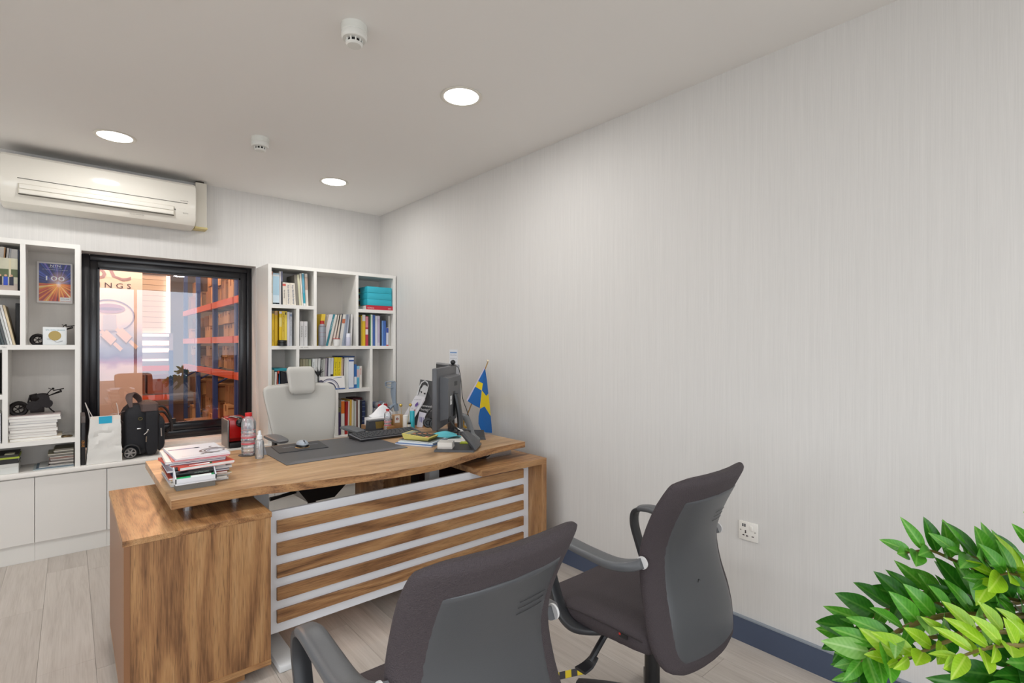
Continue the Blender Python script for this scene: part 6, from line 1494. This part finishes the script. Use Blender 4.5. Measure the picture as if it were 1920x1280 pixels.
def leaf_mat(name, lo, hi, vein):
    N = NT(name); tc = N.n('ShaderNodeTexCoord').outputs['Object']; sp = N.n('ShaderNodeSeparateXYZ'); N.l(tc, sp.inputs[0])
    ax = N.math('ABSOLUTE', sp.outputs[0]); vm = N.ramp(ax, [(0, '#ffffff'), (.012, '#ffffff'), (.028, '#000000')])
    wv_ = N.math('SINE', N.math('ADD', N.math('MULTIPLY', sp.outputs[1], 60.0), N.math('MULTIPLY', ax, -60.0)))
    nz = N.noise(tc, 5, 3); c = N.ramp(nz, [(.3, lo), (.7, hi)]); vv = N.math('MULTIPLY', N.math('ADD', wv_, 1.0), .06)
    c = N.mix(vv, c, vein); c = N.mix(N.math('MULTIPLY', vm, .55), c, vein); N.l(c, N.b.inputs['Base Color']); N.b.inputs['Roughness'].default_value = .32
    N.b.inputs['Subsurface Weight'].default_value = 0.0
    tl = N.n('ShaderNodeBsdfTranslucent'); N.l(c, tl.inputs[0]); mx = N.n('ShaderNodeMixShader'); mx.inputs[0].default_value = .3; N.l(N.b.outputs[0], mx.inputs[1]); N.l(tl.outputs[0], mx.inputs[2]); N.l(mx.outputs[0], N.out.inputs[0]); return N.m
LM = [leaf_mat('leaf_dark', '#1f5c12', '#2f7a1a', '#5f9a3a'), leaf_mat('leaf_mid', '#3f8a1c', '#57a52a', '#8fc45a'), leaf_mat('leaf_light', '#8cbf1c', '#a5cf2c', '#cfe66a'), leaf_mat('leaf_pale', '#6fa845', '#83b958', '#b6d890')]
LMESH = {}
for q, mm in enumerate(LM):
    for v_, (wid, fold, curl) in enumerate(((.19, .35, .12), (.24, .22, .2), (.27, .3, .05))):
        me = leaf_mesh('leaf', wid, fold, curl); me.materials.append(mm); LMESH[(q, v_)] = me
plant = root('potted_plant', (1.62, -.06, 0), 'glossy green potted plant with arching leafy stems by the long wall', 'plant')
pc_ = Vector((1.62, -.06, 0))
obj('pot', MB().lathe([(.001, 0), (.12, 0), (.13, .02), (.17, .42), (.175, .44), (.16, .44), (.155, .40), (.001, .40)], pc_, 32), mat('#d8d5cf', .35), plant)
obj('soil', MB().lathe([(.154, .402), (.10, .41), (.001, .415)], pc_, 24), mat('#3a2a1e', .9, bump=('noise', 60, 1)), plant)
STEM = mat('#7a6a3a', .5, var=.3)
inv = base_inv(plant)
def stem(P, kind, nl, size, s0=.12, thick=.006, vkind=None, spread=1.0):
    """P: (u, v, distance) of the stem from root to tip"""
    pts = [pc_ + Vector((rn.uniform(-.04, .04), rn.uniform(-.04, .04), .40))] + [atd(*p) for p in P]
    sp = spline(pts, 8); st = obj('stem', MB().tube(sp, [thick * 1.2, thick, thick * .75, thick * .4], n=8), STEM, plant)
    N_ = len(sp)
    for i in range(nl):
        f = s0 + (1 - s0) * i / (nl - 1); j = min(int(f * (N_ - 1)), N_ - 2); p = sp[j].lerp(sp[j + 1], f * (N_ - 1) - j); t = (sp[min(j + 2, N_ - 1)] - sp[j]).normalized()
        side = 1 if i % 2 else -1
        up = Z * .9 + FWD * -.35; b = t.cross(up).normalized(); u_ = b.cross(t).normalized()
        tip = i >= nl - 2
        d = (t * (1.2 if tip else .62) + u_ * ((.75 if side > 0 else -.15) * spread * (0.6 if tip else 1)) + b * (side * .55) + Vector((rn.uniform(-.2, .2), rn.uniform(-.2, .2), rn.uniform(-.15, .15)))).normalized()
        if side < 0: d = (d + u_ * .45 + Vector((0, 0, .12))).normalized()
        nrm = (-FWD * .75 + Z * .55 + Vector((rn.uniform(-.45, .45), rn.uniform(-.45, .45), rn.uniform(-.3, .3)))).normalized()
        xx = d.cross(nrm).normalized(); nn = xx.cross(d).normalized()
        s = size * rn.uniform(.82, 1.12) * (.7 if f > .93 else 1)
        kk = kind if rn.random() < .75 else (vkind if vkind is not None else kind)
        o = bpy.data.objects.new('leaf', LMESH[(kk, rn.randrange(3))]); COL.objects.link(o); o.parent = st
        M_ = Matrix(((xx.x * s, d.x * s, nn.x * s, p.x), (xx.y * s, d.y * s, nn.y * s, p.y), (xx.z * s, d.z * s, nn.z * s, p.z), (0, 0, 0, 1)))
        o.matrix_local = inv @ M_
stem([(1990, 1130, 1.12), (1900, 1092, 1.10), (1800, 1055, 1.08), (1745, 1032, 1.07), (1700, 1036, 1.06)], 1, 15, .078, .30, .0045, 0)
stem([(1990, 1190, 1.08), (1880, 1158, 1.02), (1780, 1153, 1.0), (1700, 1175, .98), (1640, 1215, .97), (1612, 1240, .97)], 1, 24, .080, .26, .0060, 3)
stem([(2000, 1180, 1.12), (1890, 1140, 1.10), (1790, 1135, 1.08), (1700, 1130, 1.08), (1620, 1165, 1.08), (1585, 1200, 1.08)], 0, 26, .082, .30, .005, 1)
stem([(1990, 1215, 1.0), (1900, 1185, .97), (1800, 1195, .95), (1720, 1225, .94), (1680, 1240, .94)], 2, 16, .068, .30, .0045, 3, .9)
stem([(1990, 1215, 1.04), (1890, 1173, 1.03), (1780, 1190, 1.02), (1690, 1205, 1.0), (1640, 1235, 1.0), (1620, 1262, 1.0)], 0, 22, .078, .3, .0045, 1)
stem([(1990, 1120, 1.05), (1930, 1085, 1.02), (1885, 1075, 1.0), (1850, 1090, 1.0)], 2, 13, .075, .4, .004, 1, 1.1)
stem([(1990, 1150, 1.1), (1930, 1130, 1.08), (1860, 1118, 1.06), (1800, 1120, 1.05)], 0, 18, .085, .34, .0045, 1)
stem([(1990, 1230, 1.05), (1930, 1225, 1.02), (1880, 1260, 1.0), (1840, 1310, 1.0)], 0, 14, .10, .3, .005, 0)
stem([(1980, 1090, 1.0), (1960, 1040, .98), (1930, 1020, .96)], 1, 9, .08, .45, .004, 1)
stem([(2000, 1260, .98), (1960, 1270, .96), (1920, 1330, .95)], 0, 10, .10, .3, .005, 1)
stem([(1990, 1165, 1.15), (1880, 1130, 1.13), (1790, 1105, 1.12), (1730, 1110, 1.12), (1700, 1130, 1.12)], 1, 18, .075, .3, .0045, 0)
stem([(1990, 1100, 1.06), (1900, 1070, 1.05), (1850, 1050, 1.04), (1800, 1040, 1.04)], 1, 14, .085, .4, .0045, 0)
stem([(1990, 1240, .96), (1910, 1210, .92), (1850, 1215, .9), (1790, 1235, .9)], 2, 13, .066, .35, .0045, 2)
for k_ in range(4):
    a = rn.uniform(-1.2, 1.2); st_p = [pc_ + Vector((0, 0, .40)), pc_ + Vector((.10 * math.cos(a), -.15 + .1 * math.sin(a), .75)), pc_ + Vector((.3 * math.cos(a), -.35 - .1 * k_, .92))]
    obj('stem', MB().tube(st_p, [.006, .005, .003], n=7, smooth=5), STEM, plant)
# ------------------------------------------------------------------ warehouse behind the window
struct('ground', MB().box(-6, 9, YB + .181, 15, -.06, 0), mat('#5b3a2e', .5), sharp=0)
struct('wall_warehouse', MB().box(-6, 9, 15, 15.1, 0, 5.6), mat('#8d8680', .8), sharp=0)
struct('wall_warehouse_side', MB().box(-6.1, -6, YB + .181, 15, 0, 5.6).box(9, 9.1, YB + .181, 15, 0, 5.6), mat('#8d8680', .8), sharp=0)
struct('roof', MB().box(-6, 9, YB + .181, 15, 5.6, 5.7), mat('#8f877c', .8), sharp=0)
struct('lintel', MB().box(-6, 9, 11.9, 12.1, 2.95, 3.6), mat('#6c6470', .7), sharp=0)
for i in range(9):
    y_ = 6.2 + i * 1.0
    r = root('roof_beam', (1.5, y_, 3.9), 'roof beam of the warehouse, %s from the window' % ORD[i], 'beam', 'warehouse roof beams')
    obj('web', MB().box(-6, 9, y_, y_ + .05, 3.7 + .06 * i, 3.95 + .06 * i), mat('#6b5f55', .7), r, sharp=0)
    obj('flange', MB().box(-6, 9, y_ - .06, y_ + .11, 3.68 + .06 * i, 3.70 + .06 * i), mat('#8a7a66', .7), r, sharp=0)
for j in range(3):
    for i in range(4):
        r = root('roof_panel', (0, 0, 0), 'translucent roof sheet of the warehouse', 'roof sheet', 'warehouse roof sheets') if False else None
# roller door, bright daylight strips
rd = root('roller_door', (.8, 11.7, 0), 'pale roller door at the far end of the warehouse with bright daylight gaps', 'door')
obj('door_header', MB().box(-1.4, 1.45, 11.55, 11.75, 2.72, 2.82), mat('#a07a50', .6), rd, sharp=0)
for i in range(11):
    obj('slat', MB().box(-1.35, 1.40, 11.66, 11.69, 1.62 + i * .10, 1.715 + i * .10), mat('#cfcac0', .6), rd, sharp=0)
EM = mat('#ffffff', .5, emit=('#f2f6ff', 2.6), key='daylight_gap')
for z0, z1 in ((1.555, 1.60), (1.39, 1.47), (1.26, 1.33), (1.10, 1.13)): obj('daylight_gap', MB().box(-1.9, 1.42, 11.60, 11.62, z0, z1), EM, rd, sharp=0)
obj('daylight_gap', MB().box(1.38, 1.44, 11.60, 11.62, 1.62, 2.7), EM, rd, sharp=0)
obj('lower_curtain', MB().box(-2.0, 1.50, 11.70, 11.73, 0, 1.62), mat('#7d7f8c', .7), rd, sharp=0)
# pallet racking running away from the window
OR = mat('#b8481c', .5); BL = mat('#1f3f80', .5); KB = [mat(c_, .75) for c_ in ('#a5825c', '#8f6d4a', '#b3936c', '#7c5c3e')]
CB2 = [mat(c_, .75) for c_ in ('#7c4a3a', '#94624a', '#6e4636')]
rn = random.Random(5)
def box_carton(x0, x1, y0, y1, z0, z1, m, where, spot=''):
    r = root('carton', ((x0 + x1) / 2, (y0 + y1) / 2, z0), 'brown carton ' + where + spot, 'carton', 'cartons ' + where)
    obj('box', MB().box(x0, x1, y0, y1, z0, z1), m, r, sharp=0)
    zc = (z0 + z1) / 2
    obj('tape', MB().box(x0 - .002, x0, (y0 + y1) / 2 - .03, (y0 + y1) / 2 + .03, zc + (z1 - z0) * .15, z1).box(x0, x1, y0 - .002, y0, z1 - .05, z1 - .03), mat('#7a4a24', .5), r, sharp=0)
RX0, RX1 = 1.62, 2.55
bays = [6.0, 7.35, 8.7, 10.05, 11.3]
levels = [.12, 1.02, 1.50, 2.02]
r = root('pallet_rack', (2.0, 8.5, 0), 'orange and blue pallet racking full of cartons beyond the window', 'rack')
for y_ in bays:
    for xx in (RX0, RX1 - .06): obj('upright', MB().box(xx, xx + .06, y_, y_ + .08, 0, 2.75), BL, r, sharp=0)
    for k_ in range(4): obj('brace', MB().cyl((RX0 + .03, y_ + .04, .2 + k_ * .6), (RX1 - .03, y_ + .04, .8 + k_ * .6 - .1), .015, n=6), BL, r, sharp=0)
for a, b in zip(bays, bays[1:]):
    for z in (.95, 1.42, 1.93):
        for xx in (RX0 - .02, RX1 - .05): obj('beam', MB().box(xx, xx + .05, a + .08, b, z, z + .09), OR, r, sharp=0)
for bi, (a, b) in enumerate(zip(bays, bays[1:])):
    for li, (z0, top) in enumerate(((0.02, .80), (1.05, 1.38), (1.52, 1.88), (2.03, 2.55))):
        nn = 4; wy = (b - a - .14) / nn
        for i in range(nn):
            if rn.random() < .06: continue
            z = z0; nlev = 3 if top - z0 > .7 else 2
            if li == 3: top2 = top + rn.uniform(-.1, .15)
            else: top2 = top
            for q in range(nlev):
                h_ = (top2 - z0) / nlev
                box_carton(RX0 + .06 + rn.uniform(0, .10), RX1 - .08, a + .11 + i * wy, a + .10 + (i + 1) * wy - .01, z + .002, z + h_ - .004, rn.choice(KB), 'on the %s of the racking' % ('floor level', 'second level', 'third level', 'top level')[li], ', %s bay, %s%s' % (ORD[bi], ('nearest', 'near', 'far', 'farthest')[i], (' lower', ' upper', ' uppermost')[q])); z += h_
# second rack across, further away, and floor pallets
r = root('pallet_rack', (.9, 10.6, 0), 'low orange racking across the far end of the warehouse', 'rack')
for xx in (-.9, .2, 1.3): obj('upright', MB().box(xx, xx + .06, 10.6, 10.68, 0, 1.3), BL, r, sharp=0)
for z in (.45, .95):
    for k_ in range(2): obj('beam', MB().box(-.84 + k_ * 1.1, .2 + k_ * 1.1, 10.58, 10.64, z, z + .09), OR, r, sharp=0)
for k_ in range(6):
    for z in (.01, .56): box_carton(-.80 + k_ * .36, -.48 + k_ * .36, 10.65, 11.0, z, z + .32, rn.choice(CB2), 'on the low far racking', ', %s along, %s' % (ORD[k_], 'lower' if z < .3 else 'upper'))
for k_ in range(3):
    box_carton(.55 + k_ * .34, .86 + k_ * .34, 7.6 + .3 * k_, 8.0 + .3 * k_, .002, .34, rn.choice(KB), 'standing on the warehouse floor', ', %s along' % ORD[k_])
    pass
# banner
by = 5.30; r = root('roll_up_banner', (.1, by, 0), 'white bearing advertising banner standing just outside the window', 'banner')
ba0, ba1 = -.36, ux(267, by)
N = NT('banner_print'); g = N.n('ShaderNodeTexCoord').outputs['Object']; sp = N.n('ShaderNodeSeparateXYZ'); N.l(g, sp.inputs[0]); pz = sp.outputs[2]
zr = lambda v: vz(225, v, by)
nz_ = N.noise(g, 6, 3); zz2 = N.math('ADD', pz, N.math('MULTIPLY', N.math('SUBTRACT', nz_, .5), .18))
f = N.math('MULTIPLY', N.math('SUBTRACT', zz2, 1.15), 1.25)
c = N.ramp(f, [(0.0, '#f0ecec'), (.05, '#efe6ee'), (.11, '#b070b0'), (.17, '#6a5aa0'), (.26, '#8ea2d2'), (.40, '#c3d2ee'), (.52, '#f0eef0'), (1, '#f2efec')])
N.l(c, N.b.inputs['Base Color']); N.b.inputs['Roughness'].default_value = .6
obj('fabric', MB().box(ba0, ba1, by, by + .003, .06, 2.30), N.m, r, sharp=0)
obj('base_case', MB().box(ba0 - .01, ba1 + .01, by - .05, by + .06, 0, .06, .01), M_STEEL, r)
obj('pole', MB().cyl(((ba0 + ba1) / 2, by + .02, .06), ((ba0 + ba1) / 2, by + .02, 2.31), .01), M_STEEL, r)
def bp(u, v, d=.0015): 
    return Vector((ux(u, by), by - d, vz(u, v, by)))
t = MB(); x1 = ux(245.5, by)
text(t, 'SBC', (x1 - .385, by - .0015, vz(215, 525.5, by)), X, Z, h=.165, length=.385)
obj('banner_logo', t, mat('#a294a6', .6), r, sharp=0)
t = MB(); text(t, 'B E A R I N G S', (x1 - .45, by - .0015, vz(215, 540, by)), X, Z, h=.042, length=.45); obj('banner_lettering', t, mat('#4a4658', .6), r, sharp=0)
def ell(m, cu, cv, ru, rv, rot=0, n=24, d=.0015, r2=0):
    c_ = bp(cu, cv, d); k_ = by / ray(cu).y
    P_ = []
    for i in range(n):
        t_ = i * math.tau / n; a, b = ru * math.cos(t_), rv * math.sin(t_); P_.append(c_ + Vector(((a * math.cos(rot) - b * math.sin(rot)) * k_ * 1.25, 0, (a * math.sin(rot) + b * math.cos(rot)) * k_)))
    if not r2: m.face(P_); return
    Q_ = [c_ + (p - c_) * r2 for p in P_]
    for i in range(n): m.face([P_[i], P_[(i + 1) % n], Q_[(i + 1) % n], Q_[i]])
m = MB(); ell(m, 205, 592, 31, 31, r2=.93); obj('ring_print', m, mat('#8e86a0', .6), r, sharp=0, fix=False)
m = MB(); ell(m, 205, 578, 19, 9, d=.0018); obj('ring_print', m, mat('#b39cb8', .6), r, sharp=0, fix=False)
m = MB(); ell(m, 206, 579, 15, 3, d=.002); obj('ring_print', m, mat('#8f86a8', .6), r, sharp=0, fix=False)
m = MB(); m.face([bp(193, 590, .0018), bp(193, 617, .0018), bp(218, 620, .0018), bp(218, 590, .0018)]); obj('ring_print', m, mat('#c9d2e2', .6), r, sharp=0, fix=False)
def roller(u0, v0, u1, v1, w0, w1):
    m = MB(); d = Vector((u1 - u0, v1 - v0, 0)).normalized(); s_ = Vector((-d.y, d.x, 0))
    def q(f, s, dd=.0024): return bp(u0 + (u1 - u0) * f + s_.x * s, v0 + (v1 - v0) * f + s_.y * s, dd)
    m.face([q(.12, -w0), q(.12, w0), q(.62, w0), q(.62, -w0)]); m.face([q(0, -w1), q(0, w1), q(.12, w1), q(.12, -w1)]); m.face([q(.62, -w1), q(.62, w1), q(1, w1), q(1, -w1)])
    o = obj('roller_print', m, mat('#f0dcc6', .6), r, sharp=0, fix=False)
    m = MB(); m.face([q(.60, -w0 * 1.05, .0028), q(.60, w0 * 1.05, .0028), q(.64, w0 * .9, .0028), q(.64, -w0 * .9, .0028)]); m.face([q(.12, w0 * .75, .0028), q(.12, w0, .0028), q(.62, w0, .0028), q(.62, w0 * .75, .0028)])
    obj('roller_shade', m, mat('#8f7868', .6), r, sharp=0, fix=False)
roller(189, 620, 228, 656, 9, 3.6); roller(218, 616, 257, 652, 9, 3.6)
# warehouse lamps
for i, (x_, y_, e_) in enumerate(((.2, 7.2, 130), (1.0, 9.6, 150), (4.0, 8.0, 70), (-2.5, 8.5, 90), (1.2, 12.6, 60))):
    r = root('high_bay_lamp', (x_, y_, 3.6), 'hanging warehouse lamp, %s from the window' % ORD[i], 'lamp')
    obj('shade', MB().lathe([(.03, .16), (.05, .14), (.22, .02), (.23, 0), (.215, .0), (.045, .12)], (x_, y_, 3.45), 24), M_STEEL, r)
    obj('bulb', MB().sphere((x_, y_, 3.49), .05, 12), mat('#ffffff', .5, emit=('#ffd9a8', 6.0), key='bulb'), r)
    obj('cord', MB().cyl((x_, y_, 3.6), (x_, y_, 5.6), .005, n=6), M_BLACK, r)
    ld = bpy.data.lights.new('bulb_light', 'POINT'); ld.energy = e_; ld.color = (1, .74, .5); ld.shadow_soft_size = .15
    lo = bpy.data.objects.new('bulb_light', ld); COL.objects.link(lo); lo.parent = r; lo.location = (0, 0, -.22)
r = root('wall_lamp', (-.2, 5.2, 2.56), 'strip lamp over the banner outside the window', 'lamp')
obj('housing', MB().box(-.5, .9, 5.10, 5.16, 2.55, 2.60), M_STEEL, r, sharp=0)
ld = bpy.data.lights.new('strip_light', 'AREA'); ld.shape = 'RECTANGLE'; ld.size = 1.3; ld.size_y = .05; ld.energy = 26; ld.color = (1, .86, .76)
lo = bpy.data.objects.new('strip_light', ld); COL.objects.link(lo); lo.parent = r; lo.location = (.4, -.06, -.02); lo.rotation_euler = (math.radians(25), 0, 0)
